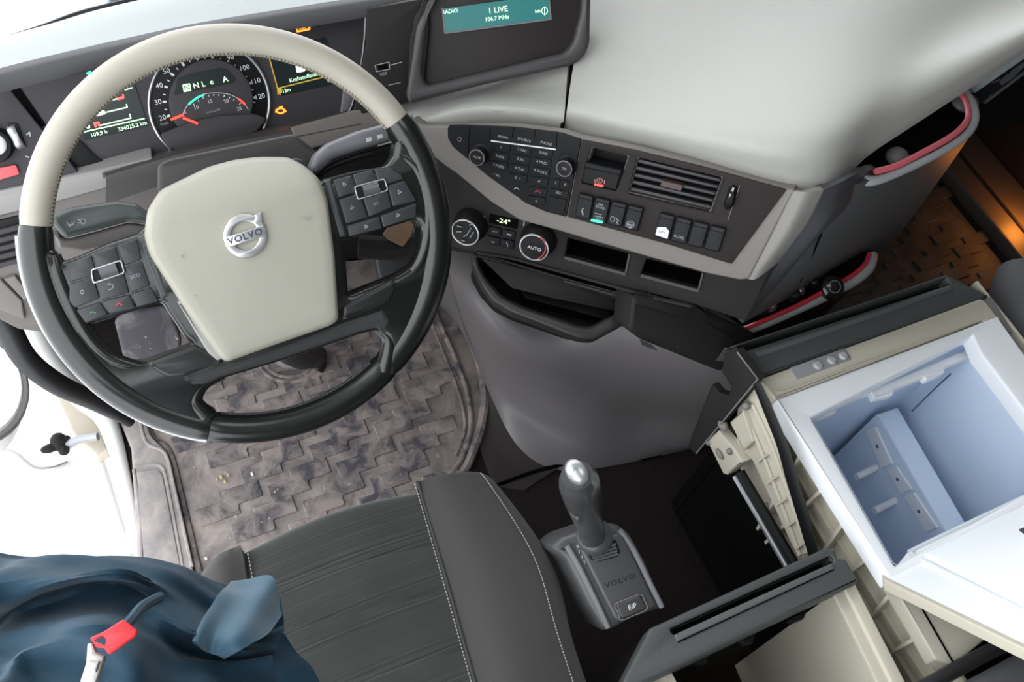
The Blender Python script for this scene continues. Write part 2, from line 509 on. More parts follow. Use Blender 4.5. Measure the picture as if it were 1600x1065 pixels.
# footwell side and door step, painted white, at the open left door
step = thing('cab_step', (-.35, .1, -.5), 'white painted door step and wheel arch outside the open door', 'step')
mk('side_panel', box(-.60, -.172, -.75, .95, -.5, -.06, .01), CARW, step)
mk('door_post', [tube([Pz(30, 470, .22), Pz(75, 560, .16), Pz(130, 620, .08), Pz(168, 660, .02), Pz(196, 760, 0), Pz(212, 860, -.01)], [.022, .022, .02, .016, .011, .011], 10, 5)], CARW, step)
mk('hinge_bracket', pl(Fr(Pz(120, 640, -.04), (0, 0, 1), (0, 640), (100, 640)), [(88, 622), (122, 600), (152, 640), (168, 700), (150, 712), (112, 672)], -.02, .012, .004, 4), M('cream_paint', (.62, .55, .45), .5), step)
cable = tag(mk('cable', tube([Pz(-20, 700, -.05), Pz(20, 706, -.05), Pz(52, 730, -.05), Pz(80, 731, -.05), Pz(106, 722, -.05)], .003, 6, 5), SATIN), 'thin grey wire curving over the white door step', 'wire')
arm = thing('door_check_arm', Pz(110, 695, -.05), 'grey door check arm with a black knuckle on the white step', 'bracket')
mk('rod', tube([Pz(100, 698, -.02), Pz(122, 687, -.01), Pz(153, 682, .0)], [.008, .007, .007], 8, 4), M('zinc', (.4, .4, .43), .5, .5), arm)
mk('knuckle', [ball(Pz(92, 690, -.015), .014, sc=(1, 1.2, .8)), ball(Pz(78, 700, -.015), .010, sc=(1.5, .8, .7)), ball(Pz(100, 703, -.015), .009), ball(Pz(103, 687, -.015), .008)], DARK, arm)
spk = thing('door_speaker_ring', Pz(0, 600, .1), 'white rounded speaker housing with grey rim at the left edge', 'speaker')
fs = Fr(Pz(-20, 610, .1), (.3, .1, 1), (0, 610), (50, 610))
mk('housing', dome(fs, [fs.l(*p) for p in circ(-32, 610, 70, 78)], [(1, -.05), (1, 0), (.93, .008), (.8, .01), (0.01, .012)]), CARW, spk)
mk('rim', tube([fs.hit(*p) for p in circ(-32, 610, 72, 80)], .006, 8, 0, True), GREY, spk)
mk('cone', dome(fs.shift(.012), [fs.l(*p) for p in circ(-34, 645, 26, 34)], [(1, -.01), (1, .002), (.8, .004), (.01, -.006)]), MID, spk)
seal = tag(mk('door_seal', tube([Pz(-30, 460, .33), Pz(5, 500, .30), Pz(40, 560, .26), Pz(90, 600, .2), Pz(150, 628, .12), Pz(205, 660, .06)], [.019, .019, .017, .016, .014, .008], 10, 5), SEAL), 'thick black rubber seal curving down the open door frame', 'seal')
hose = tag(mk('corrugated_hose', [lathe(Pz(60 + 1.6 * k, 545 - 1.8 * k, .15), ray(64, 540).cross(V((0, 0, 1))) + V((0, 0, .5)), [(.010, -.001), (.0135, 0), (.010, .001)], 12) for k in range(-4, 5)], BLACK), 'short black corrugated hose behind the lower left of the rim', 'hose')
mir = tag(mk('wiper_housing', pl(Fr(T(190, 5, 1.75), (-.1, -1, .3), (100, 5), (200, 5)), [(168, -60), (215, -60), (213, 9), (170, 22)], -.03, 0, .005, 3), M('blue_grey_part', (.14, .2, .25), .5)), 'blue-grey bar outside the windscreen above the dash', 'bar')

# sill and mats
sill = thing('door_sill', Pz(240, 760, 0), 'grey plastic door sill with a dusty tread panel left of the mat', 'sill')
fl = Fr(Pz(300, 700, 0), (0, 0, 1), (0, 700), (100, 668))
mk('sill_cover', pl(fl, [(150, 600), (185, 650), (205, 700), (214, 860), (218, 960), (330, 960), (298, 878), (262, 705), (236, 680), (222, 640), (212, 560), (160, 560)], 0, .02, .004, 6), SILL, sill)
mk('tread_panel', [pl(fl, [(213, 736), (246, 732), (254, 742), (283, 890), (226, 890)], .018, .0225, .0015, 4)], SILL, sill)
mk('edge_rib', [tube([fl.hit(*p, .02) for p in q], .0028, 6, 4) for q in ([(209, 733), (218, 800), (222, 900)], [(213, 730), (250, 727), (262, 760), (286, 890)], [(216, 640), (228, 690), (258, 708), (272, 760), (300, 885)])], SILL, sill)

matt = thing('driver_floor_mat', Pz(500, 700, 0), 'dusty grey-brown rubber mat under the steering wheel', 'floor mat')
matpx = [(222, 650), (232, 682), (258, 704), (278, 780), (306, 900), (340, 990), (560, 960), (735, 800), (735, 720), (757, 665), (760, 610), (742, 550), (712, 490), (684, 440), (620, 400), (400, 420), (250, 470)]
mk('mat_base', pl(fl, matpx, 0, .006, .002, 6), MATD, matt)
for q, r_ in (
    ([(690, 440), (714, 490), (744, 550), (757, 610), (752, 665), (728, 730), (700, 770)], .0085), ([(668, 450), (690, 510), (714, 565), (732, 620), (735, 670), (722, 715), (700, 745)], .005),
    ([(655, 450), (680, 520), (703, 575), (722, 630), (726, 672), (712, 712)], .003), ([(226, 650), (238, 684), (264, 706), (284, 780), (312, 900)], .006)): mk('raised_rim', tube([fl.hit(*p, .007) for p in q], r_, 8, 5), MATR, matt)
# moulded interlocking treads: each a stepped block
tx0, ty0 = -.075, -.16
zs = [(0, 0), (.070, 0), (.070, .017), (.112, .017), (.112, .052), (.042, .052), (.042, .035), (0, .035)]


def treads(par, x0, x1, y0, y1, z, mat, keep, dx=.118, dy=.046, ang=.0, limit=300):
    base = None; n = 0; r = 0; y = y0
    while y < y1:
        x = x0 + (-.043 * (r % 3))
        while x < x1:
            if keep(x + .04, y + .018):
                if base is None:
                    base = mk('tread_block', plate(WF, [inset(rnd_loop(zs, .004, 2), .0024)], 0, .0032, .0012, 1), mat, par, loc=V((0, 0, 0)))
                    o = base
                else:
                    o = base.copy(); COL.objects.link(o)
                o.location = V((x, y, z)) - WL[par.name]; n += 1
            x += dx
        y += dy; r += 1
    return n


def inpoly(x, y, P):
    c = False
    for i in range(len(P)):
        (x1, y1), (x2, y2) = P[i - 1], P[i]
        if (y1 > y) != (y2 > y) and x < (x2 - x1) * (y - y1) / (y2 - y1) + x1: c = not c
    return c


keepP = [(q.x, q.y) for q in (Pz(*p, 0) for p in [(300, 690), (318, 780), (345, 900), (700, 800), (700, 715), (716, 660), (705, 600), (680, 540), (650, 480), (400, 480), (270, 520), (250, 640)])]
print('treads', treads(matt, -.1, .5, -.2, .45, .0058, MATR, lambda x, y: inpoly(x, y, keepP)))
mk('pedal_mount_ring', [tube([fl.hit(*p, .008) for p in circ(452, 566, a, b)], .0035, 6, 0, True) for a, b in ((46, 30), (36, 23))] + [dome(fl, [fl.l(*p) for p in circ(455, 560, 30, 20)], [(1, 0), (1, .012), (.85, .018), (.01, .02)])], MATR, matt)
for i, (x, y, s, lb_) in enumerate([(346, 745, 1, 'biggest straw-coloured crumb in the clump on the mat'), (352, 752, .8, 'lower crumb of the straw-coloured clump on the mat'), (339, 748, .7, 'left crumb of the straw-coloured clump on the mat'), (357, 742, .7, 'right crumb of the straw-coloured clump on the mat'),
        (430, 768, .6, 'tiny straw-coloured crumb to the right of the clump'), (612, 590, 1, 'brown crumb on the mat just outside the lower right rim'), (394, 740, .8, 'white speck on the mat below the wheel rim'), (322, 872, .7, 'white speck on the mat beside the seat corner')]):
    o = mk('grit_lump', ball(fl.hit(x, y, .011), .0035 * s, 8, 5, (1, 1.3, .7)), M('straw_grit', (.45, .36, .22), .9) if i < 6 else WHITEP)
    tag(o, lb_, 'dirt', 'crumbs of dirt on the driver mat')

pm = thing('passenger_floor_mat', Pz(1400, 430, 0), 'dark rubber mat on the passenger floor beyond the fridge', 'floor mat')
mk('mat_base', box(.95, 1.72, -.45, .5, 0, .006, .002), PMAT, pm)
treads(pm, 1.12, 1.66, -.32, .36, .0058, PMAT, lambda x, y: True, .118, .046)
ds = thing('passenger_door_sill', (1.87, 0, 0), 'passenger door sill glowing orange at the right edge', 'sill')
mk('sill_cover', box(1.745, 1.90, -.8, .5, 0, .035, .006), M('dark_sill_plastic', (.05, .045, .04), .5), ds)
mk('sill_groove_rail', [box(1.80, 1.808, -.8, .5, .03, .040, .003)], BLACK, ds)
mk('lamp_lens', box(1.89, 1.905, .02, .08, .10, .12, .003), M('amber_lens', (1, .3, .03), .4, emit=2), ds)

# ================================================================ dashboard body
dash = thing('dashboard', (.6, .2, .3), 'light grey truck dashboard running under the windscreen', 'dashboard')
# pale top between hood lip and windscreen
xs = [-60, 60, 130, 200, 300, 420, 600, 760, 920]
lip = [(-60, 140), (0, 118), (128, 86), (203, 69), (300, 48), (410, 29), (594, 0), (760, -25), (930, -55)]
top = [(-60, 92), (0, 73), (70, 50), (130, 28), (215, 6), (300, -20), (460, -60), (640, -100), (820, -140)]
row0 = [Pz(x, y, .60) for x, y in top]; row2 = [Pz(x, y, .722) for x, y in lip]
row1 = [(a + b) / 2 + V((0, 0, .03)) for a, b in zip(row0, row2)]
mk('dash_top', grid([row0, row1, row2], 5, 5, .012), LTOP, dash)
mk('windscreen_edge', tube([p + V((0, .006, .002)) for p in row0], .005, 8, 4), SEAL, dash)
low = [(-60, 168), (0, 144), (90, 121), (146, 104), (330, 62), (486, 40), (660, 10), (800, -15), (945, -40)]
r3 = [T(x, y, 1.29 + .0001 * (x - 300)) for x, y in low]
r3 = [Pz(x, y, .705) for x, y in low]
HOODM = M('hood_grey_plastic', (.078, .076, .082), .5, bump=.2, bscale=700)
mk('hood_lip', grid([[p + V((0, .012, -.001)) for p in row2], row2, [(a * .55 + b * .45) + V((0, -.006, 0)) for a, b in zip(row2, r3)], r3, [p + V((0, .05, -.004)) for p in r3]], 4, 3, .004), HOODM, dash)
# dash pad below the info display
mk('centre_pad', grid([
    [T(540, 175, 1.44), T(625, 152, 1.42), T(720, 130, 1.41), T(800, 112, 1.40), T(889, 85, 1.39)],
    [T(560, 195, 1.42), T(640, 172, 1.40), T(730, 150, 1.385), T(810, 140, 1.375), T(885, 135, 1.365)],
    [T(580, 215, 1.40), T(655, 188, 1.37), T(735, 168, 1.336), T(810, 168, 1.324), T(882, 178, 1.318)],
    [T(600, 240, 1.42), T(672, 210, 1.375), T(740, 200, 1.355), T(810, 202, 1.345), T(877, 213, 1.336)]], 5, 5, .01), LGREY, dash)
# big passenger-side table lid
lidr = [
    [T(925, -120, 1.62), T(1120, -160, 1.70), T(1330, -180, 1.80), T(1560, -190, 1.92), T(1740, -180, 2.0)],
    [T(912, 10, 1.44), T(1110, -30, 1.51), T(1330, -60, 1.61), T(1560, -90, 1.74), T(1715, -60, 1.82)],
    [T(898, 90, 1.372), T(1080, 90, 1.372), T(1320, 60, 1.43), T(1520, 20, 1.60), T(1680, -5, 1.70)],
    [T(890, 140, 1.338), T(1050, 160, 1.30), T(1280, 170, 1.285), T(1440, 110, 1.42), T(1640, 25, 1.60)],
    [T(886, 170, 1.315), T(1030, 196, 1.268), T(1265, 230, 1.236), T(1400, 172, 1.355), T(1618, 48, 1.56)],
    [T(882, 197, 1.330), T(1015, 222, 1.283), T(1262, 278, 1.258), T(1375, 216, 1.350), T(1605, 70, 1.545)],
    [T(880, 211, 1.338), T(1008, 238, 1.298), T(1268, 300, 1.270), T(1372, 232, 1.365), T(1602, 82, 1.555)]]
mk('table_lid', grid(lidr, 7, 5, .008), LGREY, dash)
mk('lid_gap', tube([T(896, 104, 1.374), T(889, 140, 1.352), T(882, 178, 1.332), T(876, 207, 1.31)], .0022, 6, 4), VOID, dash)

# switch panel plane
SP = plane3((705, 200, 1.335), (1225, 300, 1.245), (1140, 420, 1.29), (906, 217), (1097, 259))
WRAP = [(640, 186), (662, 196), (699, 197), (804, 199), (877, 208), (908, 218), (992, 234), (1097, 259), (1228, 295), (1243, 297), (1170, 436), (1157, 438), (1102, 427), (940, 381), (880, 363), (811, 344), (767, 316), (710, 269), (660, 238)]
mk('stack_surround', pl(SP, WRAP, -.02, 0, .003, 4, holes=[[(925, 231), (981, 244), (963, 297), (910, 285)], [(997, 246.5), (1128, 277.5), (1109, 330), (983, 301)]]), TAUPE, dash)
cor = [[SP.hit(1236, 298, -.001), T(1262, 300, 1.24), T(1288, 296, 1.25)], [SP.hit(1202, 372, -.002), T(1226, 372, 1.262), T(1252, 366, 1.28)], [SP.hit(1166, 435, -.003), T(1183, 435, 1.295), T(1222, 405, 1.31)]]
mk('corner_cap', grid(cor, 4, 4, .008), M('corner_shaded_grey', (.2, .19, .175), .5), dash)  # side face: its shading is put into the darker grey

# lower left: pale strip, knee panel, light switch panel, vent
LP = plane3((0, 320, 1.42), (240, 255, 1.38), (60, 480, 1.52), (0, 300), (100, 276))
mk('knee_panel', pl(LP, [(-60, 352), (0, 337), (244, 270), (262, 330), (262, 420), (150, 470), (75, 520), (30, 516), (-60, 470)], -.02, 0, .004, 4), M('taupe_knee_plastic', (.13, .115, .11), .55, bump=.2, bscale=700), dash)
mk('trim_strip', pl(LP, [(-60, 318), (0, 300), (100, 278), (238, 247), (244, 272), (110, 310), (0, 338), (-60, 355)], -.02, .006, .003, 3), M('pale_trim_strip', (.25, .24, .232), .5), dash)
v1 = mk('side_vent', pl(LP, [(-60, 362), (0, 345), (62, 330), (66, 395), (0, 420), (-60, 440)], 0, .003, .001, 3), BLACK, dash)
for k in range(5):
    y = 362 + 13 * k; mk('slat', pl(LP, [(-55, y + 12), (62, y - 18), (62, y - 11), (-55, y + 19)], .002, .007, .001), MID, v1)
mk('drawer_front', [pl(LP, [(-50, 452), (2, 438), (34, 470), (40, 500), (-40, 470)], 0, .006, .002, 2), pl(LP, [(6, 437), (24, 432), (50, 462), (38, 470)], 0, .006, .002, 2)], TAUPE, dash)
LS = plane3((0, 260, 1.40), (60, 150, 1.38), (110, 280, 1.39), (0, 280), (100, 256))
lsp = thing('light_switch_panel', LS.hit(50, 280), 'grey switch panel with knob and thumbwheel left of the instruments', 'switch panel')
mk('panel_plate', pl(LS, [(-60, 152), (15, 138), (60, 195), (128, 275), (0, 300), (-60, 314)], -.012, 0, .002, 4), MID, lsp)
kb = mk('rotary_knob', lathe(LS.hit(-6, 225), LS.n, [(.021, 0), (.021, .012), (.019, .016), (.013, .017), (.013, .016)], 28), BLACK, lsp)
mk('knob_ring', lathe(LS.hit(-6, 225, .014), LS.n, [(.0125, 0), (.0125, .005), (.009, .006), (.001, .006)], 24), SATIN, kb)
wp = [(14, 196), (25, 196), (38, 226), (26, 230)]
mk('thumbwheel_frame', pl(LS, [(11, 192), (27, 192), (41, 230), (25, 235)], 0, .002, .0006, 2), BLACK, lsp)
ax_ = (LS.hit(37, 226) - LS.hit(26, 230)).normalized()
mk('thumbwheel', lathe(LS.hit(27, 213, -.006) - ax_ * .005, ax_, [(.001, 0), (.016, 0), (.0165, .001), (.0165, .009), (.016, .010), (.001, .010)], 28), SATIN, lsp)
mk('hazard_button', pl(LS, [(-30, 268), (25, 257), (31, 272), (-30, 290)], 0, .004, .001, 3), M('red_button', (.6, .09, .1), .45), lsp)
mk('symbol', [line(LS, (41, 211), (47, 206), 2, .001), line(LS, (47, 207), (47, 213), 2, .001), line(LS, (40, 244), (46, 246), 2, .001)], GPRINT, lsp)

# ================================================================ instrument cluster
CL = plane3((327, 160, 1.385), (120, 160, 1.39), (327, 60, 1.395), (143, 213), (219, 194))
CL = Fr(T(327, 160, 1.385), (-.12, -.80, .58), (143, 213), (219, 193.5))
ic = thing('instrument_cluster', CL.hit(330, 250, -.02), 'grey instrument cluster with speedometer and two screens behind the wheel', 'instrument cluster')
mk('housing', pl(CL, [(10, 138), (205, 70), (360, 40), (575, 5), (572, 30), (566, 105), (546, 176), (470, 200), (330, 236), (140, 276), (100, 262), (60, 200)], -.03, 0, .003, 5), MID, ic)
mk('shadow_gap', pl(CL, [(14, 138), (30, 136), (72, 196), (60, 200), (52, 200)], -.001, .001, 0), VOID, ic)
mk('corner_recess', dome(CL.shift(.001), [CL.l(*p) for p in [(95, 255), (108, 210), (128, 222), (150, 245), (172, 255), (130, 268)]], [(1, 0), (1, .002), (.5, .0025), (.01, .0025)]), BLACK, ic)
lipm = M('cluster_lip_plastic', (.058, .052, .052), .45)
mk('lower_lip', grid([[CL.hit(x, y, .001) for x, y in ((150, 272), (250, 236), (340, 215), (455, 190), (560, 170))], [CL.hit(x, y, .03) for x, y in ((165, 275), (255, 248), (345, 226), (458, 205), (562, 184))], [CL.hit(x, y, .03) for x, y in ((165, 320), (250, 290), (345, 262), (462, 235), (570, 215))]], 4, 3, .006), lipm, ic)
mk('lip_trim', pl(CL.shift(.032), [(455, 200), (600, 160), (632, 178), (628, 196), (470, 236), (462, 222)], -.006, 0, .002, 3), TAUPE, ic)
dl = mk('speedometer_dial', pl(CL, circ(327, 160, 92, 92, 56), 0, .002, .0005), BLACK, ic)
R0 = circ(327, 160, 94, 94, 72)
mk('chrome_ring', tube([CL.hit(*p, .003) for p in R0[26:73] + R0[:12]], .0022, 8), SATIN, ic)
mk('inner_face', pl(CL, circ(330, 158, 66, 66, 48), .002, .009, .002), MID, ic)
rim_ = mk('dial_mask', pl(CL, [(250, 210), (300, 190), (345, 180), (398, 178), (418, 186), (402, 206), (340, 230), (300, 244), (262, 230)], .008, .014, .003, 6), MID, ic)
win = mk('gear_window', pl(CL, [(272, 148), (278, 122), (300, 114), (344, 106), (354, 108), (369, 123), (367, 129), (276, 148)], .009, .0096, 0, 3), SCRB, dl)
mk('gear_mode_frame', pl(CL, [(285, 132), (297, 130), (299, 142), (287, 144)], .0096, .0100, 0, 1), SCRG, win)
text('N', CL, 292, 137, 8, .0104, SCRB, win)
for s, x, y in (('N', 306.5, 134), ('L', 318, 131.5), ('e', 330.5, 128), ('A', 352, 124)): text(s, CL, x, y, 8, .0100, SCRG, win)
for s, x, y in (('20', 254, 184), ('30', 247, 159.5), ('40', 249, 134), ('50', 260, 111), ('60', 282, 93), ('70', 304, 84), ('80', 336, 83), ('90', 360, 90), ('100', 382, 106), ('110', 399, 127), ('120', 406, 151)):
    text(s, CL, x, y, 7.2, .0025, WHITE, dl)
text('km/h', CL, 257, 193, 4, .0025, GPRINT, dl)
tk = []
for (a, b) in (((261, 182), (266, 180)), ((254, 159), (260, 159)), ((257, 135), (262, 136.5)), ((266, 114.5), (272, 118)), ((284, 97), (288, 103)), ((306.5, 89), (309.5, 94)), ((331.5, 88.5), (332.5, 93)), ((357, 95), (355, 99)), ((377, 109), (373, 113)), ((392, 130), (387, 130.5)), ((400, 152.5), (394, 152))):
    tk.append(line(CL, a, b, 3.2, .003))
for (a, b) in (((257, 171), (261, 171)), ((255, 147.5), (259, 148)), ((261, 125), (265, 127)), ((275.5, 106), (278.5, 109)), ((295, 92), (297, 97)), ((320, 88), (320.5, 93)), ((345, 91), (344, 95)), ((368, 101), (365, 105)), ((386, 119), (382, 121)), ((396, 140), (392, 140.5)), ((399, 160), (395, 159.5))):
    tk.append(line(CL, a, b, 1.4, .003))
mk('scale_marks', tk, WHITE, dl)
rc = (340, 185)   # rev counter arc centre
arcp = lambda a0, a1, r, n=14: [(rc[0] + r * math.cos(math.radians(a0 + (a1 - a0) * k / n)), rc[1] - r * .74 * math.sin(math.radians(a0 + (a1 - a0) * k / n))) for k in range(n + 1)]
mk('rev_scale_line', tube([CL.hit(*p, .0095) for p in [(285, 180), (292, 166), (303, 155), (318, 147), (338, 145), (357, 147), (372, 154), (384, 165), (388, 172)]], .0004, 5, 3), WHITE, dl)
mk('green_band', tube([CL.hit(*p, .0095) for p in [(295, 163), (302, 157), (310, 151.5), (319, 148)]], .0013, 6, 3), GREENL, dl)
mk('red_band', tube([CL.hit(*p, .0095) for p in [(373, 154.5), (378, 158.5), (383, 163)]], .0013, 6, 3), REDL, dl)
for s, x, y in (('5', 289, 175), ('10', 306.5, 168), ('15', 328, 158.5), ('20', 353.5, 158), ('25', 374, 170)): text(s, CL, x, y, 5, .0095, WHITE, dl)
text('1/min x100', CL, 333, 173.5, 3.2, .0095, GPRINT, dl)
mk('rev_ticks', [line(CL, (x, y), (x + dx, y + dy), 1, .0095) for x, y, dx, dy in ((304, 165, -2, -3), (311, 159, -1.5, -3), (318, 154, -1, -3), (326, 151, 0, -3), (334, 150, 0, -3), (342, 150, 0, -3), (350, 151, .6, -3), (358, 154, 1, -3), (365, 157, 1, -3), (374, 163, 2, -2))], WHITE, dl)
mk('speed_needle', line(CL, (267, 187), (287, 179), 3.2, .011, .001), REDL, dl)
mk('rev_needle', line(CL, (286, 184), (309, 193), 3.2, .016, .001), REDL, dl)
ls_ = mk('left_screen', pl(CL, [(96, 178), (205, 131), (210, 132), (232, 197), (134, 219), (120, 210)], 0, .0012, 0, 1), SCRB, ic)
mk('bar_gauge', [line(CL, a, b, 1.6, .0018) for a, b in (((150, 162), (193, 152)), ((146, 180), (199, 167.5)), ((199, 168), (197.5, 162.5)), ((156, 196), (204.5, 184.5)), ((204.5, 185), (202.5, 178)), ((131, 206), (226, 185)), ((194, 141), (207, 137)))], SCRG, ls_)
mk('bar_fill', [pl(CL, [(148, 176), (163, 172), (165, 178), (150, 182)], .0012, .002, 0, 1), pl(CL, [(134, 196), (140, 194.5), (141, 200), (135, 201)], .0012, .002, 0, 1)], SCRW, ls_)
mk('red_mark', [line(CL, (183, 154.5), (193, 152), 4, .002), line(CL, (146, 193), (154, 191), 3, .002), line(CL, (148, 193), (150, 199), 3, .002), line(CL, (154, 191), (155, 197), 3, .002), line(CL, (193, 153), (192, 147), 2.5, .002)], M('red_screen_mark', (.9, .12, .1), .5, emit=.7), ls_)
text('109,9 h', CL, 154.5, 208.5, 5.5, .0018, SCRG, ls_)
text('334025.2 km', CL, 207, 197, 5.5, .0018, SCRG, ls_)
rs = mk('right_screen', pl(CL, [(416, 78), (508, 58), (535, 128), (437, 150)], 0, .0012, 0, 1), SCRB, ic)
mk('yellow_frame', [line(CL, a, b, 1.5, .0018) for a, b in (((418, 80), (434, 139)), ((434, 138), (528, 115)), ((436, 140), (438, 149)), ((434, 139), (434.5, 148)))], YELL, rs)
text('Kraftstoffstand niedrig', CL, 489, 117, 5.6, .0018, SCRG, rs)
mk('fuel_symbol', [pl(CL, [(461, 98), (474, 95), (477, 111), (464, 114)], .0012, .002, 0, 1), line(CL, (477, 98), (480, 108), 1.5, .002)], SCRW, rs)
mk('amber_block', pl(CL, [(433, 139), (440, 137.5), (441, 145), (435, 146.5)], .0012, .002, 0, 1), YELL, rs)
text('12m', CL, 447.5, 141.5, 5, .0018, SCRG, rs)
mk('grey_symbol', pl(CL, circ(515, 126, 4, 3, 12), .0012, .002), GPRINT, rs)
ck = mk('check_light', [line(CL, a, b, 1.6, .001) for a, b in (((464, 41), (464.5, 50)), ((464, 50), (484, 46)), ((484, 46), (483, 40)), ((464, 49), (484, 45)))], ORANGEL, ic)
text('CHECK', CL, 474, 44.5, 4.6, .001, ORANGEL, ic)
mk('engine_light', [tube([CL.hit(*p, .0012) for p in circ(438.5, 173, 6, 4, 10)], .0011, 6, 0, True), line(CL, (436, 168), (442, 166.5), 2, .0015), line(CL, (445, 171), (447, 175), 2, .0015), line(CL, (431, 176), (431.5, 171), 2, .0015)], ORANGEL, ic)
mk('green_arrow_light', pl(CL, [(134, 114), (142, 110), (143, 115), (137, 117)], 0, .001), GREENL, ic)
mk('edge_chrome', tube([CL.hit(*p, .003) for p in [(571, 26), (569, 60), (564, 100), (556, 140), (548, 168), (541, 177)]], .0012, 6, 4), SATIN, ic)
mk('side_screen_bevel', pl(CL, [(538, 132), (560, 110), (556, 150), (546, 172), (532, 178)], 0, .004, .002, 3), GREY, ic)

# side socket panel between cluster and display
UP = Fr(T(605, 100, 1.37), (-.3, -.8, .55), (570, 112), (640, 96))
up_ = thing('socket_panel', UP.hit(600, 175), 'dark panel with a USB socket between the cluster and display', 'panel')
mk('panel_plate', pl(UP, [(573, 14), (662, -2), (668, 60), (640, 160), (552, 182), (562, 120), (572, 70)], -.02, 0, .002, 3), DARK, up_)
mk('usb_socket', pl(UP, [(590, 103), (604, 100), (606, 107), (592, 110)], 0, .002, .0005, 1), VOID, up_)
mk('socket_outline', [line(UP, a, b, 1.1, .001) for a, b in (((586, 102), (608, 97)), ((608, 97), (609, 108)), ((609, 108), (588, 112)), ((588, 112), (586, 102)), ((609, 102), (628, 97)), ((607, 133), (626, 129)))], GPRINT, up_)
text('USB', UP, 599, 115.5, 4.5, .001, GPRINT, up_)

# info display
DP = Fr(T(780, 80, 1.36), (-.38, -.72, .6), (691, 14 + 38), (862, 30))
idp = thing('info_display', DP.hit(780, 140), 'black hooded radio display with a teal screen', 'display')
ho = [(650, 40), (668, 8), (690, -40), (925, -60), (922, 70), (912, 90), (894, 103), (760, 132), (640, 163), (634, 150)]
hi_ = [(664, 70), (672, 12), (700, -34), (912, -52), (908, 20), (896, 66), (884, 82), (760, 112), (666, 134), (660, 110)]
mk('hood_frame', pl(DP, ho, -.03, .012, .006, 8, holes=[hi_]), M('display_frame_plastic', (.04, .037, .039), .45), idp)
mk('display_face', pl(DP, [(646, 30), (690, -40), (918, -56), (914, 70), (890, 95), (760, 126), (650, 152)], -.028, .0, .001, 6), M('display_face_plastic', (.014, .010, .010), .5, spec=.3), idp)
mk('side_cheek', pl(DP, [(636, 150), (640, 60), (668, -20), (672, 40), (664, 120), (662, 150)], -.03, .009, .002, 3), BLACK, idp)
tsc = mk('teal_screen', pl(DP, [(691, 14), (857, -9), (861, 29), (695, 51)], 0, .002, 0, 1), TEAL, idp)
mk('screen_frame', [line(DP, a, b, 2.2, .003, .001) for a, b in (((857, -10), (861, 31)), ((695, 52), (861, 30)), ((691, 12), (695, 52)))], GREY, tsc)
text('RADIO', DP, 703, 18, 5.5, .0024, SCRG, tsc)
text('1 LIVE', DP, 778, 15.5, 8, .0024, SCRG, tsc)
text('106,7 MHz', DP, 776.5, 28.5, 5.8, .0024, SCRG, tsc)
text('Info', DP, 841, 17.5, 4.5, .0024, SCRG, tsc)
mk('globe_symbol', [tube([DP.hit(*p, .0028) for p in circ(851, 17, 4.5, 5.5, 14)], .0004, 5, 0, True), line(DP, (851, 10), (851, 24), 1, .0028)], SCRG, tsc)
# ================================================================ radio control panel
rp = thing('radio_panel', SP.hit(800, 300), 'black radio keypad with two knobs in the grey surround', 'radio')
mk('faceplate', pl(SP, [(699, 200), (702, 195.5), (720, 195), (804, 198.5), (877, 207.5), (908, 217.5), (885, 339), (853, 331), (821, 317), (762, 275), (707, 229), (699.5, 216)], 0, .003, .001, 2), BTN, rp)
mk('seam', [line(SP, a, b, 1.1, .0034) for a, b in (((734, 196), (731, 248)), ((803, 199), (800, 214)), ((836, 203), (834, 220)), ((870, 206), (869, 234)), ((765, 200), (766, 220)))], VOID, rp)
mk('white_line', line(SP, (767, 220), (868.5, 233.5), 1.8, .0036), WHITE, rp)
for s, x, y in (('AM/FM', 785.5, 214.3), ('SOURCE', 819, 218.5), ('PHONE', 853.5, 224)): text(s, SP, x, y, 4, .0034, GPRINT, rp, rot=-.03)
mk('power_symbol', tube([SP.hit(*p, .0034) for p in circ(718, 217.5, 3, 3, 12)], .0003, 5, 0, True), GPRINT, rp)
keys = [['1', '2 ABC', '3 DEF'], ['4 GHI', '5 JKL', '6 MNO'], ['7 PQRS', '8 TUV', '9 WXYZ'], ['* A/a', '0  +', '#'], [None, 'c', 'c'], [None, '<', 'o']]
kx = [783, 816, 849]
for r in range(6):
    for c in range(3):
        if r >= 4 and c == 0: continue
        cx_, cy_ = kx[c] - 2.2 * r, 230 + 4.6 * c + 14.6 * r + (1.5 if r > 3 else 0)
        if r == 5 and c == 1: cx_ += 4
        k = rp if (r, c) in ((3, 0), (4, 1), (5, 1)) else mk('key', pl(SP, [(cx_ - 15, cy_ - 8.6), (cx_ + 15.5, cy_ - 4.4), (cx_ + 13.5, cy_ + 8.8), (cx_ - 17, cy_ + 4.6)], .003, .0048, .0006, 1.5, ins=.7), BTN, rp)
        s = keys[r][c]
        if r == 4:
            mk('handset_symbol', tube([SP.hit(cx_ - 4, cy_ + 1, .0052), SP.hit(cx_, cy_ - 1.5, .0052), SP.hit(cx_ + 4, cy_ + 2, .0052)], .0006, 5, 3), RED if c == 2 else GPRINT, k)
        elif s: text(s, SP, cx_, cy_, 4, .0050, GPRINT, k, rot=-.05)
for q, s in (([(862, 278), (876, 280), (874, 294), (860, 291)], 'Y'), ([(877, 280), (891, 283), (889, 296), (875, 294)], '8'), ([(859, 293), (889, 299), (887, 310), (857, 304)], 'ESC'), ([(858, 306), (886, 312), (881, 337), (855, 330)], None)):
    k = mk('key', pl(SP, q, .003, .0048, .0006, 1.5, ins=.6), BTN, rp)
    if s: text(s, SP, sum(p[0] for p in q) / 4, sum(p[1] for p in q) / 4, 3.8, .005, GPRINT, k, rot=-.1)


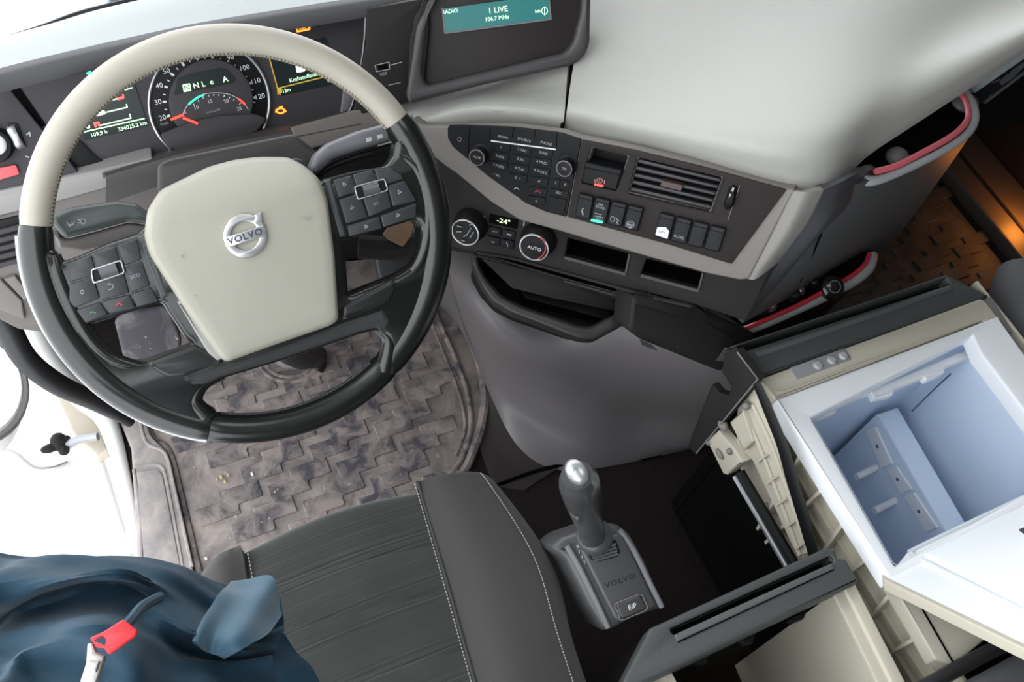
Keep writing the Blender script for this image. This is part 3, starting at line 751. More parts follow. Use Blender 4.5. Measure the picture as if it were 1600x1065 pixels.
def knob(par, fr, cx, cy, r, hh, ring, cap, name='rotary_knob', ringm=None, facem=BLACK, back=1.25):
    s = fr.px(cx, cy, hh); R = r * s
    k = mk(name, lathe(fr.hit(cx, cy, hh) - fr.n * hh, fr.n, [(R * back, 0), (R * back, .003), (R * 1.03, .005), (R, hh * .6), (R * .97, hh), (R * .86, hh + .0005), (.0005, hh + .0005)], 36), facem, par)
    mk('knob_ring', tube([fr.hit(cx, cy, hh) + (fr.u * math.cos(a) + fr.v * math.sin(a)) * R * .93 for a in [2 * math.pi * i / 36 for i in range(36)]], ring * s, 6, 0, True), ringm or SATIN, k)
    return k


kk = knob(rp, SP, 745, 246, 13, .018, 1.0, None, ringm=GREY); text('MUTE', SP, 745, 246, 3.6, .0188, GPRINT, kk)
kk = knob(rp, SP, 881.5, 263.5, 13, .018, 1.0, None, ringm=GREY); text('OK', SP, 881.5, 263.5, 3.6, .0188, GPRINT, kk)

# ================================================================ switch panel (right of the radio)
swp = thing('switch_panel', SP.hit(1050, 400), 'dark panel with air vent and rocker switches', 'switch panel')
PB = [(923, 229), (983, 243), (976, 266), (916, 253)]
VENT = [(995.5, 244.5), (1129.5, 276), (1110, 331.5), (981, 302.5)]
mk('faceplate', pl(SP, [(909, 218), (992, 234.5), (1097, 260), (1228.5, 296.5), (1143, 412.5), (1041, 381), (887, 339)], 0, .003, .0008, 2, holes=[[(923, 229), (983, 243), (964, 299), (908, 286)], VENT]), M('brown_black_panel', (.020, .0165, .015), .6, spec=.2, bump=.2, bscale=800), swp)
mk('panel_pocket', pocket(SP, [(923, 229), (983, 243), (964, 299), (908, 286)], .0025, .028), BLACK, swp)
pb = mk('parking_brake_switch', pl(SP, [(914, 254), (972, 266.5), (962.5, 298), (908.5, 285.5)], -.02, .006, .002, 2), BTN, swp)
mk('switch_ridge', pl(SP, [(914, 254), (972, 266.5), (969.5, 275), (912, 262.5)], .004, .0095, .002, 2), BTN, pb)
mk('red_lamp', pl(SP, [(929, 286.8), (943, 289.5), (942, 292.4), (928, 289.5)], .006, .0075, 0, 1), REDL, pb)
mk('brake_symbol', [tube([SP.hit(*p, .0068) for p in circ(937, 282, 4.5, 4, 14)], .0004, 5, 0, True), line(SP, (929, 280), (930, 286), 1, .0068), line(SP, (945, 281), (944, 287), 1, .0068)], M('pink_print', (.6, .25, .25), .6), pb)
text('P', SP, 937, 282, 4, .0066, M('pink_print', (.6, .25, .25), .6), pb)
vent = thing('air_vent', SP.hit(1050, 330), 'black louvred air vent in the switch panel', 'air vent')
mk('vent_box', pocket(SP, VENT, .0025, .035), VOID, vent)
for k in range(5):
    a = .06 + .19 * k; b = a + .11
    L_, R_ = (lambda t: (995.5 + (981 - 995.5) * t, 244.5 + 58 * t)), (lambda t: (1129.5 + (1110 - 1129.5) * t, 276 + 55.5 * t))
    mk('louvre', pl(SP, [(L_(a)[0] + 1.5, L_(a)[1]), (R_(a)[0] - 1.5, R_(a)[1]), (R_(b)[0] - 1.5, R_(b)[1]), (L_(b)[0] + 1.5, L_(b)[1])], -.022, -.001, .002), M('louvre_plastic', (.016, .016, .018), .4), vent)
mk('vent_tab', pl(SP, [(1034, 282), (1068, 290), (1064, 299), (1031, 291)], -.008, .004, .001, 1), M('brown_tab', (.05, .03, .026), .5), vent)
mk('frame_edge', [line(SP, (1131, 277), (1111, 334), 2, .004, .001), line(SP, (1112, 334), (980, 304), 1, .0036, .001)], DARK, vent)
tw = mk('vent_thumbwheel', dome(SP.shift(.003), [SP.l(*p) for p in [(1140, 291), (1147, 287), (1152, 290), (1153, 297), (1148, 318), (1142, 325), (1134, 325), (1131, 318)]], [(1, -.002), (1, .001), (.9, .005), (.6, .009), (.01, .010)]), BTN, swp)
mk('wheel_mark', [line(SP, (1141, 303), (1139, 315), 2.5, .0125), line(SP, (1146, 293), (1144, 299), 3, .012), line(SP, (1138, 319), (1141, 322), 2, .010)], GPRINT, tw)
mk('scale_line', [line(SP, (1156, 290), (1137, 344), 1.1, .0036)], GREY, swp)


def rockers(tl, tr, bl, br, n, lab):
    out = []
    for i in range(n):
        a, b = i / n + .006, (i + 1) / n - .006
        ip = lambda p, q, t: (p[0] + (q[0] - p[0]) * t, p[1] + (q[1] - p[1]) * t)
        q = [ip(tl, tr, a), ip(tl, tr, b), ip(bl, br, b), ip(bl, br, a)]
        m_ = [ip(q[0], q[3], .24), ip(q[1], q[2], .24)]
        o = thing('rocker_switch', SP.hit(*q[3]), lab[i], 'switch')
        mk('switch_frame', pl(SP, q, .001, .005, .001, 2), BLACK, o)
        mk('rocker', [pl(SP, q, .003, .0085, .0015, 2, ins=.9), pl(SP, [q[0], q[1], m_[1], m_[0]], .0075, .0105, .0018, 1.5, ins=1.1)], M('rocker_plastic', (.010, .010, .012), .45, spec=.25), o)
        out.append((o, q))
    return out


r1 = rockers((903, 301), (1007, 325.5), (897, 339), (997, 361.5), 4, ['leftmost black rocker switch, a small lamp symbol on it, left of the off-road switch', 'black rocker switch marked OFF ROAD with a green lamp', 'black rocker switch right of the green-lit one, with a tyre symbol', 'rightmost rocker of the row under the vent, with a round wheel symbol'])
r2 = rockers((1030, 331.5), (1136, 358), (1021, 369.5), (1124, 395), 4, ['black rocker switch with a torn white paper label', 'black rocker switch marked AUX2', 'blank black rocker switch next to the AUX2 one', 'blank rightmost black rocker switch, nearest the panel corner'])
o, q = r1[0]; mk('lamp_symbol', [line(SP, (909, 328), (911, 336), 2, .0092), ball(SP.hit(911, 326, .009), .0013, 8, 5)], GPRINT, o)
o, q = r1[1]; text('OFF', SP, 938, 319.5, 3.8, .011, GPRINT, o, rot=-.06); text('ROAD', SP, 938, 324, 3.8, .0110, GPRINT, o, rot=-.06)
mk('green_lamp', pl(SP, [(923.5, 342), (942, 345.5), (941.5, 349), (923, 345.5)], .0085, .0095, 0, 1), GREENL, o)
mk('axle_symbol', [line(SP, (929, 333), (940, 335.5), 1, .0092), line(SP, (930, 337), (939, 339), 1, .0092)] + [tube([SP.hit(*p, .0092) for p in circ(x, y, 2, 2, 8)], .0003, 5, 0, True) for x, y in ((930, 339), (935, 340), (940, 341))], GPRINT, o)
o, q = r1[2]; mk('tyre_symbol', [tube([SP.hit(*p, .0092) for p in circ(957, 342, 3.2, 4, 10)], .0004, 5, 0, True), line(SP, (962, 340), (967, 346), 1.3, .0092), line(SP, (963, 346), (966, 351), 1.3, .0092)], GPRINT, o)
o, q = r1[3]; mk('wheel_symbol', [tube([SP.hit(*p, .0092) for p in circ(985, 350.5, 6, 5.5, 14)], .0005, 5, 0, True), tube([SP.hit(*p, .0092) for p in circ(985, 350.5, 3, 2.8, 10)], .0005, 5, 0, True), line(SP, (980, 350), (990, 352), 1, .0092)], GPRINT, o)
o, q = r2[0]; lb = mk('paper_label', pl(SP, [(1027, 355), (1040, 354.5), (1045, 361), (1043, 373), (1024, 367)], .0085, .0090, 0, 1), WHITE, o); text('LIFT', SP, 1034, 363, 4, .0092, DPRINT, lb, rot=-.06)
o, q = r2[1]; text('AUX2', SP, 1060.5, 370, 4.4, .0092, GPRINT, o, rot=-.05)

# ================================================================ climate panel below
HP = plane3((700, 330, 1.385), (1185, 445, 1.325), (860, 418, 1.375), (730, 362), (835, 386))
HP = Fr(HP.o, HP.n, (887, 372), (983, 396))
C1 = [(887.5, 372), (983.5, 396.5), (977, 428.5), (882, 402.5)]; C2 = [(1010, 404), (1098, 426.5), (1091, 454.5), (1001, 430.5)]
clp = thing('climate_panel', HP.hit(900, 440), 'dark climate control panel with two knobs and two empty cubbies', 'climate control')
mk('faceplate', pl(HP, [(670, 240), (770, 310), (815, 340), (885, 355), (1104, 418), (1160, 430), (1205, 405), (1228, 380), (1196, 440), (1165, 502), (1080, 474), (880, 425), (770, 399), (700, 386), (690, 330)], -.012, 0, .002, 3, holes=[C1, C2]), DARK, clp)
for c_ in (C1, C2):
    mk('cubby_pocket', pocket(HP, c_, -.001, .05), VOID, clp)
    mk('cubby_lip', [line(HP, c_[3], c_[2], 5, .003, .002), line(HP, c_[1], c_[2], 3, .002, .001)], M('cubby_lip_plastic', (.06, .055, .054), .5), clp)
mk('lower_edge', tube([HP.hit(*p, 0) for p in [(745, 394), (800, 403), (860, 419), (950, 444), (1020, 464), (1080, 478)]], .003, 6, 4), DARK, clp)
# air distribution knob and temperature knob
def big_knob(cx, cy, r, lab, ox=8, oy=-12):
    top = HP.shift(.024); c = top.hit(cx, cy); R = r * top.px(cx, cy)
    k = mk(lab, lathe(c - HP.n * .026, HP.n, [(R * 1.22, 0), (R * 1.22, .006), (R * 1.12, .012), (R * 1.04, .024), (R * .98, .026), (R * .86, .0265), (.0005, .0262)], 40), BLACK, clp)
    mk('silver_ring', tube([c + (HP.u * math.cos(a) + HP.v * math.sin(a)) * R * .94 for a in [2 * math.pi * i / 40 for i in range(40)]], .0014, 6, 0, True), SATIN, k)
    return k, top
k1, t1 = big_knob(727, 363, 23, 'air_distribution_knob')
mk('flow_symbol', [line(t1, a, b, 1.4, .0028) for a, b in (((714, 353), (722, 355)), ((713, 362), (721, 362)), ((736, 356), (730, 366)), ((730, 366), (724, 370)), ((738, 350), (733, 352)), ((734, 372), (740, 362)), ((720, 375), (726, 377)))], GPRINT, k1)
k2, t2 = big_knob(834.5, 386.5, 24, 'temperature_knob')
text('AUTO', t2, 835, 388, 5.6, .003, WHITE, k2, rot=-.02)
mk('red_arc', tube([t2.hit(834.5 + 18 * math.cos(a), 386.5 + 18 * math.sin(a), .003) for a in [math.radians(-60 + 10 * i) for i in range(14)]], .0008, 5), RED, k2)
sc_ = mk('temperature_screen', pl(HP, [(765, 334), (810, 344), (808, 358), (764, 348)], 0, .001, 0, 1), VOID, clp)
text('-24°', HP, 787, 346, 7.5, .0014, M('temp_digits', (.8, 1, .55), .5, emit=1.1), sc_, sx=1.25, rot=.06)
for i, (x, y) in enumerate(((773, 362), (795, 366.5), (771, 377), (793, 381.5))):
    k = mk('button', pl(HP, [(x - 10, y - 8.5), (x + 10, y - 4), (x + 9, y + 8.5), (x - 11, y + 4)], 0, .003, .0008, 1.5), BTN, clp)
    mk('symbol', [[line(HP, (x - 3, y - 1), (x - 1, y), 1.3, .0036), line(HP, (x + 1, y), (x + 3, y + .5), 1.3, .0036)], [line(HP, (x - 3, y - 1), (x + 4, y + 1), 2.2, .0036)], [line(HP, (x - 3, y), (x + 1, y + 2), 1.5, .0036)], [line(HP, (x - 2, y - 3), (x, y), 1.2, .0036), line(HP, (x, y), (x, y + 4), 1.2, .0036)]][i], GPRINT, k)
mk('side_symbol', [line(HP, (819, 346), (818, 353), 2, .001), line(HP, (753, 337), (757, 339), 2, .001)], GPRINT, clp)

# ================================================================ tunnel, tray, lower box
r0 = [(690, 388, .46), (760, 402, .40), (870, 432, .36), (990, 470, .38), (1110, 530, .45), (1185, 575, .45)]
rows = [r0,
        [(700, 418, .38), (768, 455, .34), (865, 500, .31), (975, 535, .33), (1080, 575, .35), (1165, 620, .34)],
        [(708, 452, .29), (770, 515, .29), (855, 560, .27), (945, 585, .25), (1040, 615, .24), (1135, 655, .22)],
        [(716, 480, .20), (768, 552, .18), (845, 605, .16), (925, 640, .14), (1015, 655, .12), (1110, 680, .12)],
        [(722, 500, .12), (764, 582, .09), (830, 650, .06), (910, 692, .05), (1000, 700, .04), (1095, 698, .05)],
        [(728, 515, .04), (764, 612, .035), (812, 700, .02), (880, 735, .004), (985, 722, .004), (1085, 700, .01)]]
struct(mk('trim_1', grid([[Pz(*p) for p in r] for r in rows], 7, 6, .01), M('tunnel_plastic', (.16, .147, .152), .36, bump=.3, bscale=600)))
struct(mk('trim_2', grid([[Pz(*p) for p in r] for r in [
    [(640, 360, .30), (690, 400, .28), (712, 470, .2)], [(660, 420, .12), (700, 470, .12), (728, 520, .08)], [(672, 460, .03), (716, 510, .03), (762, 600, .02)]]], 4, 4, .008), GREY))
# carpeted flank between mat and tunnel
struct(mk('trim_3', grid([[Pz(*p) for p in r] for r in [
    [(745, 540, .02), (770, 600, .03), (815, 690, .02), (880, 727, .008)], [(757, 620, .008), (775, 680, .012), (800, 725, .008), (850, 745, .006)], [(750, 700, .006), (765, 740, .007), (780, 757, .006), (820, 765, .006)]]], 4, 4, .005), M('brown_black_carpet', (.034, .028, .026), .9, bump=.6, bscale=500)))
struct(mk('trim_4', tube([Pz(*p) for p in [(775, 758, .007), (840, 735, .009), (900, 722, .01), (960, 717, .008), (1020, 713, .008), (1090, 684, .03)]], .0035, 6, 5), VOID))

TP = Fr(T(860, 470, 1.40), (-.18, -.30, .93), (760, 405), (985, 463))
TRAYO = [(738, 392), (738, 408), (752, 442), (772, 470), (800, 488), (850, 507), (905, 529), (928, 531), (985, 500), (990, 462), (870, 430)]
TRAYI = [(746, 400), (748, 412), (762, 438), (784, 462), (815, 478), (860, 493), (905, 509), (922, 510), (972, 484), (978, 468), (870, 438)]
tray = thing('storage_tray', TP.hit(860, 500, -.08), 'black open storage tray bulging out below the climate panel', 'storage tray')
mk('tray_rim', pl(TP, TRAYO, -.022, .0, .004, 8, holes=[TRAYI]), M('tray_rim_plastic', (.025, .023, .024), .4), tray)
mk('tray_tub', pocket(TP, TRAYI, -.004, .085, r=6), BLACK, tray)
mk('tray_back_wall', pl(Fr(T(860, 452, 1.408), (-.15, -.75, .6), (760, 405), (985, 463)), [(752, 403), (870, 434), (982, 466), (968, 488), (860, 465), (800, 450)], -.004, 0, .001, 4), M('tray_back_plastic', (.022, .018, .017), .6), tray)
mk('inner_step', pl(TP.shift(-.05), [(812, 446), (955, 486), (950, 500), (900, 486), (820, 466)], -.03, 0, .002, 3), BLACK, tray)

BP = Fr(T(1070, 510, 1.40), (-.1, -.72, .55), (992, 470), (1155, 516))
bx = thing('lower_compartment', BP.hit(1070, 570), 'dark closed compartment right of the storage tray', 'compartment')
mk('compartment_body', pl(BP, [(990, 462), (1160, 508), (1150, 540), (1128, 582), (1000, 530), (984, 516)], -.05, 0, .006, 6), DARK, bx)
mk('compartment_lid', pl(BP, [(992, 460), (1080, 472), (1104, 490), (1102, 504), (994, 476)], 0, .003, .001, 3), DARK, bx)
mk('side_shelf', pl(BP, [(1100, 482), (1178, 520), (1168, 545), (1104, 505)], -.03, .003, .003, 3), BLACK, bx)
mk('catch', pl(BP, [(1000, 530), (1018, 538), (1028, 548), (1004, 540)], 0, .003, .001, 2), MID, bx)

# ================================================================ passenger side of the dash
CS = M('console_side_plastic', (.07, .072, .074), .42, bump=.2, bscale=700)
con = thing('glovebox_console', T(1380, 380, 1.6), 'dark grey passenger side console with red-lined shelves', 'console')
e0 = [T(1286, 299, 1.25), T(1330, 290, 1.30), T(1400, 268, 1.40), T(1470, 235, 1.50), T(1526, 198, 1.58)]
e1 = [T(1240, 375, 1.29), T(1290, 362, 1.36), T(1362, 330, 1.47), T(1425, 300, 1.57), T(1472, 275, 1.66)]
e2 = [T(1205, 430, 1.34), T(1250, 425, 1.41), T(1310, 400, 1.53), T(1370, 368, 1.64), T(1425, 340, 1.74)]
e3 = [T(1160, 505, 1.43), T(1205, 480, 1.49), T(1265, 448, 1.61), T(1325, 415, 1.72), T(1385, 392, 1.83)]
mk('side_panel', grid([e0, e1, e2, e3], 5, 5, .012), CS, con)
mk('corner_bolster', grid([[T(1288, 296, 1.248), T(1318, 282, 1.262), T(1345, 268, 1.30), T(1368, 262, 1.36)], [T(1262, 352, 1.27), T(1290, 345, 1.285), T(1318, 328, 1.34), T(1330, 318, 1.39)], [T(1222, 402, 1.30), T(1252, 398, 1.32), T(1275, 372, 1.38), T(1290, 360, 1.42)], [T(1166, 498, 1.42), T(1195, 470, 1.43), T(1232, 425, 1.45), T(1250, 410, 1.47)]], 4, 4, .008), M('bolster_plastic', (.045, .045, .05), .4), con)
mk('panel_joint', [tube([T(1271, 365, 1.325), T(1340, 330, 1.432), T(1420, 287, 1.555), T(1470, 259, 1.63)], .0012, 6, 4)], M('joint_highlight', (.2, .2, .21), .5), con)
mk('vertical_joint', tube([T(1283, 366, 1.338), T(1268, 402, 1.40), T(1250, 440, 1.47)], .0014, 6, 4), VOID, con)
# upper pocket
sh = [Pz(*p, .735) for p in [(1325, 268), (1345, 280), (1372, 281), (1420, 262), (1470, 237), (1508, 212), (1523, 190), (1521, 165), (1510, 142)]]
rim1 = mk('shelf_rim', tube(sh, [.008, .008, .006, .0055, .0055, .0055, .0055, .0055, .004], 10, 5), M('pale_rim_plastic', (.33, .34, .345), .35), con)
mk('red_stripe', tube([Pz(*p, .742) for p in [(1368, 268), (1400, 259), (1440, 239), (1480, 217), (1502, 200), (1513, 182), (1509, 158), (1500, 145)]], .0042, 8, 5), M('pinkish_red_stripe', (.62, .12, .15), .35), con)
kp = [(1300, 262), (1372, 274), (1420, 256), (1470, 230), (1505, 205), (1516, 185), (1508, 145), (1480, 130)]
pkf = Fr(Pz(1420, 230, .73), (0, 0, 1), (1350, 270), (1500, 210))
mk('shelf_pocket', pocket(pkf, kp, 0, .018), VOID, con)
mk('pocket_bump', ball(Pz(1402, 246, .715), .016, 14, 8, (1, 1, .8)), GREY, con)
mk('pocket_bump', ball(Pz(1508, 160, .725), .018, 14, 8, (1.2, 1, .5)), GREY, con)
# lower shelf
sp2 = [Pz(*p, .46) for p in [(1150, 521), (1200, 502), (1250, 480), (1300, 456), (1340, 433), (1360, 414), (1366, 395)]]
mk('lower_shelf_rim', tube([p + V((0, 0, -.004)) for p in sp2], [.006, .007, .007, .008, .009, .009, .007], 10, 5), M('pale_rim_plastic', (.33, .34, .345), .35), con)
mk('lower_red_stripe', tube([Pz(*p, .468) for p in [(1153, 517), (1200, 498), (1250, 475), (1298, 449), (1334, 428), (1352, 411), (1358, 396)]], .0036, 8, 5), M('deep_red_stripe', (.5, .03, .05), .35), con)
f46 = Fr(Pz(1260, 450, .455), (0, 0, 1), (1150, 521), (1300, 456))
mk('lower_shelf_floor', pl(f46, [(1130, 505), (1200, 450), (1300, 400), (1362, 390), (1360, 412), (1340, 430), (1300, 454), (1250, 477), (1155, 518)], -.02, -.002, .002, 3), VOID, con)
lw = [Pz(*p, .45) for p in [(1160, 524), (1250, 484), (1340, 436), (1366, 400)]]
mk('lower_wall', grid([lw, [Pz(*p, .25) for p in [(1120, 560), (1205, 530), (1290, 484), (1330, 450)]], [Pz(*p, .05) for p in [(1085, 600), (1160, 570), (1245, 525), (1285, 495)]]], 4, 4, .01), DARK, con)
for i, (x, y, s) in enumerate([(1192, 483, 1.0), (1204, 478, 1.1), (1241, 462, 1.1), (1250, 456, .8), (1272, 443, .8)]):
    o = tag(mk('socket_plug', [ball(Pz(x, y, .475), .0095 * s, 12, 7, (1, .8, 1)), lathe(Pz(x, y, .475), (-.4, .2, 1), [(.008 * s, 0), (.008 * s, .009), (.005 * s, .011), (.0005, .011)], 14)], M('chrome_dark', (.25, .25, .27), .25, .8) if i % 2 else BLACK),
            ['dull chrome plug at the left end of the lower red-lined shelf', 'dark plug close beside the leftmost one on the lower shelf', 'black plug in the middle of the lower red-lined shelf', 'small shiny plug tip in mid lower shelf', 'small plug just left of the big black knob'][i], 'plug')
kn = thing('gear_knob_cap', Pz(1293, 452, .46), 'round black glossy knob on the lower red-lined shelf', 'knob')
mk('knob_body', lathe(Pz(1294, 451, .463), (-.25, -.45, 1), [(.010, 0), (.017, .003), (.019, .010), (.017, .018), (.010, .022), (.0005, .023)], 24), M('gloss_black', (.01, .01, .012), .12), kn)
mk('knob_groove', tube([Pz(1294, 451, .463) + V((-.25, -.45, 1)).normalized() * .0215 + q * .009 for q in [a * math.cos(t) + b * math.sin(t) for a, b in [basis(V((-.25, -.45, 1)))] for t in [i * .35 for i in range(18)]]], .001, 6, 0, True), GREY, kn)
# silver strip right of the pocket
st = thing('dash_side_trim', T(1570, 110, 1.6), 'silver and gloss black trim strip under the lid edge at top right', 'trim')
SF = plane3((1520, 150, 1.58), (1600, 90, 1.64), (1560, 150, 1.62), (1520, 150), (1600, 95))
mk('silver_strip', pl(SF, [(1512, 134), (1640, 40), (1680, 20), (1680, 60), (1600, 93), (1524, 146)], -.006, 0, .002, 2), M('strip_silver', (.36, .40, .42), .35), st)
mk('black_strip', pl(SF, [(1522, 146), (1600, 94), (1680, 62), (1680, 90), (1600, 112), (1534, 160)], -.008, -.001, .001, 1), M('gloss_black', (.01, .01, .012), .12), st)
mk('pattern_shard', [pl(SF, q, -.002, .0005) for q in ([(1562, 128), (1576, 115), (1567, 133)], [(1566, 133), (1583, 122), (1600, 104), (1600, 97), (1580, 112)], [(1550, 130), (1564, 122), (1560, 127)], [(1546, 151), (1551, 147), (1550, 149)])] + [pl(SF, [(1537, 160), (1600, 112), (1680, 88), (1680, 92), (1600, 117), (1540, 162)], -.006, .001)], SATIN, st)
mk('under_strip', pl(SF, [(1530, 162), (1600, 116), (1690, 92), (1690, 200), (1600, 190), (1540, 200)], -.012, -.004, .001), VOID, st)
ps = thing('passenger_seat', Pz(1640, 560, .3), 'dark passenger seat with red side at the right edge', 'seat')
psp = [Pz(1592, 425, .45), Pz(1600, 470, .45), Pz(1640, 560, .45), Pz(1690, 640, .45)]
mk('seat_bolster', tube(psp, [.035, .05, .055, .055], 16, 5), M('seat_dark_grey', (.07, .07, .075), .7, bump=.4, bscale=1200), ps)
mk('seat_side', tube([p + V((-.005, -.02, -.09)) for p in psp], [.03, .05, .06, .06], 14, 5), M('seat_red', (.16, .012, .015), .8), ps)
# ================================================================ steering wheel
WC = V((.04229, .05205, .68869)); WN = V((-.0887, -.6482, .7563)).normalized()
WH = Fr(WC, WN, (352, 378), (412, 359))
sw = thing('steering_wheel', WC - WN * .05, 'two-tone steering wheel with beige top rim and black leather lower rim', 'steering wheel')
RM = .2095


def ang(x, y):
    a, b = WH.l(x, y); return math.atan2(b, a)


def rimpts(a0, a1, n, R=RM, h=0): return [WH.w(R * math.cos(a0 + (a1 - a0) * k / n), R * math.sin(a0 + (a1 - a0) * k / n), h) for k in range(n + 1)]


aL, aR = ang(50, 352), ang(628, 182)
aBL, aBR = ang(327, 666), ang(618, 585)
if aL < aR: aL += 2 * math.pi
if aBL < 0: aBL += 2 * math.pi
if aBR < 0: aBR += 2 * math.pi
if aBL < aL: pass
def mkrim(name, a0, a1, mat, r0, bulge=0, n=40):
    pts = rimpts(a0, a1, n); rr = [r0 + bulge * math.sin(math.pi * k / n) ** .7 for k in range(n + 1)]
    rr[0] = rr[-1] = rr[0] - .0009
    return mk(name, tube(pts, rr, 18), mat, sw)
mkrim('rim_top', aR, aL, BEIGEL, .0158, 0, 60)
mkrim('rim_side', aL, aBL, LEATH, .0162, .0022)
mkrim('rim_side', aBR, aR + 2 * math.pi, LEATH, .0162, .0034)
mkrim('rim_bottom', aBL, aBR, LEATH, .0168, .0004, 30)
st_ = []
for k in range(118):
    a = aR + (aL - aR) * (k + .5) / 118; c = V((math.cos(a), math.sin(a)))
    for s in (-1, 1):
        p = WH.w(c.x * (RM - .0146), c.y * (RM - .0146), .0065); q = a + s * .006
        e = WH.w(math.cos(q) * (RM - .0162), math.sin(q) * (RM - .0162), .0015); st_.append(tube([p, e], .0009, 5))
stuff(mk('stitching', st_, BSTITCH, sw))
st_ = []
for a0, a1, n in ((aBL + .05, aBR - .05, 70), (aBR + .55, aR + 2 * math.pi - .75, 26)):
    for k in range(n):
        a = a0 + (a1 - a0) * (k + .5) / n
        for s in (-1, 1):
            st_.append(tube([WH.w(math.cos(a) * (RM - .0160), math.sin(a) * (RM - .0160), .0060), WH.w(math.cos(a + s * .006) * (RM - .0172), math.sin(a + s * .006) * (RM - .0172), .0015)], .0006, 5))
stuff(mk('stitching', st_, M('dark_thread', (.07, .07, .07), .8), sw))
mk('rim_trim', [tube(rimpts(aL + .05, aBL, 36, RM + .0150, -.002), .0048, 8)], M('satin_grey_trim', (.42, .42, .44), .3, .7), sw)
mk('rim_trim', [tube(rimpts(aBR + .35, aR + 2 * math.pi - .02, 36, RM + .0165, -.001), .0030, 8)], M('satin_grey_trim', (.42, .42, .44), .3, .7), sw)
# spoke frame: leather web from rim to hub, open in three places
SPK = WH
web = [(56, 384), (84, 392), (97, 410), (118, 403), (170, 380), (215, 366), (240, 340), (300, 300), (440, 270), (500, 284), (560, 268), (605, 259), (616, 244), (618, 228), (626, 212), (680, 250), (694, 340), (694, 430), (664, 510), (622, 575), (604, 574), (597, 560), (606, 543), (603, 527), (588, 517), (560, 524), (450, 562), (345, 594), (320, 606), (314, 622), (322, 636), (340, 646), (335, 668), (280, 664), (190, 626), (110, 560), (60, 480), (48, 420)]
HA = [(134, 510), (180, 496), (252, 473), (290, 530), (302, 539), (227, 566), (200, 569), (176, 562), (154, 542)]
HB = [(540, 376), (600, 358), (649, 344), (657, 356), (657, 397), (645, 415), (621, 430), (546, 460)]
mk('spoke_frame', pl(WH, web, -.012, .0145, .008, 5, holes=[HA, HB]), LEATH, sw)
for q, r_ in (
    ([(84, 398), (92, 430), (112, 480), (140, 528), (172, 558), (215, 572), (250, 578)], [.007, .010, .010, .009, .008, .006, .004]),
    ([(622, 240), (650, 262), (668, 310), (668, 370), (655, 412), (630, 440), (612, 452)], [.008, .010, .0105, .010, .009, .007, .004]),
    ([(322, 650), (304, 625), (318, 600), (350, 586)], [.010, .009, .007, .004]),
    ([(600, 580), (607, 550), (606, 528), (585, 510)], [.012, .010, .008, .004])): mk('thumb_rest', tube([WH.hit(*p, .0065) for p in q], r_, 12, 5), LEATH, sw)
mk('lower_bridge', pl(WH, [(282, 589), (345, 565), (430, 542), (535, 501), (600, 480), (612, 500), (604, 524), (588, 514), (560, 521), (450, 559), (345, 591), (320, 603), (300, 605)], -.01, .0155, .006, 4), M('grained_black_plastic', (.03, .03, .032), .7, bump=1, bscale=1500), sw)
for q in ([(228, 566), (306, 538), (330, 552), (352, 566), (289, 588), (262, 590), (245, 582)], [(535, 478), (619, 433), (618, 452), (606, 474), (590, 482), (534, 502)]):
    mk('spoke_insert', pl(WH, q, -.002, .018, .005, 4), M('satin_black_insert', (.018, .019, .019), .3), sw)
mk('hub_back', pl(WH, [(245, 330), (340, 262), (470, 246), (515, 300), (538, 380), (543, 500), (525, 515), (360, 570), (330, 560), (262, 470), (238, 400)], -.06, .002, .004, 8), M('hub_dark_plastic', (.03, .029, .03), .4), sw)
# airbag cover
WT = WH.shift(.030)
cov = [(254, 299), (331, 262), (372, 251), (410, 246.5), (455, 247), (478, 260), (500, 282), (512, 314), (523, 400), (529, 498), (518, 507), (425, 539), (356, 564), (345, 557), (287, 475), (238, 400), (229, 370), (234, 330)]
lc = rnd_loop([WT.l(*p) for p in cov], .006, 3)
ca, cb = WT.l(236, 345), WT.l(508, 285)


def cf(u, v, h):
    d = V((cb[0] - ca[0], cb[1] - ca[1])).normalized(); s = (u - ca[0]) * -d.y + (v - ca[1]) * d.x
    k = max(0, s); return h - 2.2 * k * k / (k + .03) * .55 - (u * u) * .25


abc = mk('airbag_cover', dome(WH, lc, [(1.02, -.006), (1.025, .018), (1.015, .024), (1.0, .028), (.975, .0305)] + [(.95 - .105 * i, .0315 + .0002 * i) for i in range(9)] + [(.01, .033)], cf), COVER, sw)
mk('cover_side', pl(WH, [(276, 470), (290, 470), (352, 560), (340, 566), (325, 552)], .0, .018, .003, 3), M('pale_hub_side', (.3, .29, .28), .5), sw)
mk('cover_mark', [line(WH.shift(.0325), a, b, 1.2, .001) for a, b in (((283, 399), (286, 403)), ((283, 399), (288, 398)), ((471, 340), (482, 342)), ((484, 336), (480, 344)), ((304, 461), (308, 462)))], M('faint_mark', (.28, .27, .23), .6), abc)
# emblem
EM = WH.shift(.0338)
eo = circ(383.3, 368.3, 34.2, 34.6, 40); ei = circ(383.3, 368.3, 22.5, 23, 32)
emb = mk('emblem', [pl(EM, eo, 0, .0028, .0007, 0, holes=[ei]), pl(EM, [(351, 371), (411, 352), (416, 368), (356, 387)], .0008, .0034, .0006, 1), pl(EM, [(397, 336), (408, 331.5), (410, 345), (405, 343), (400, 350), (396, 346), (400, 339)], .0005, .0030, .0005, 0)], M('emblem_silver', (.72, .72, .74), .28, .85), abc)
text('VOLVO', EM, 383.3, 369.5, 9.6, .0036, DPRINT, emb, sx=1.1, spacing=1.1, bold=.02)
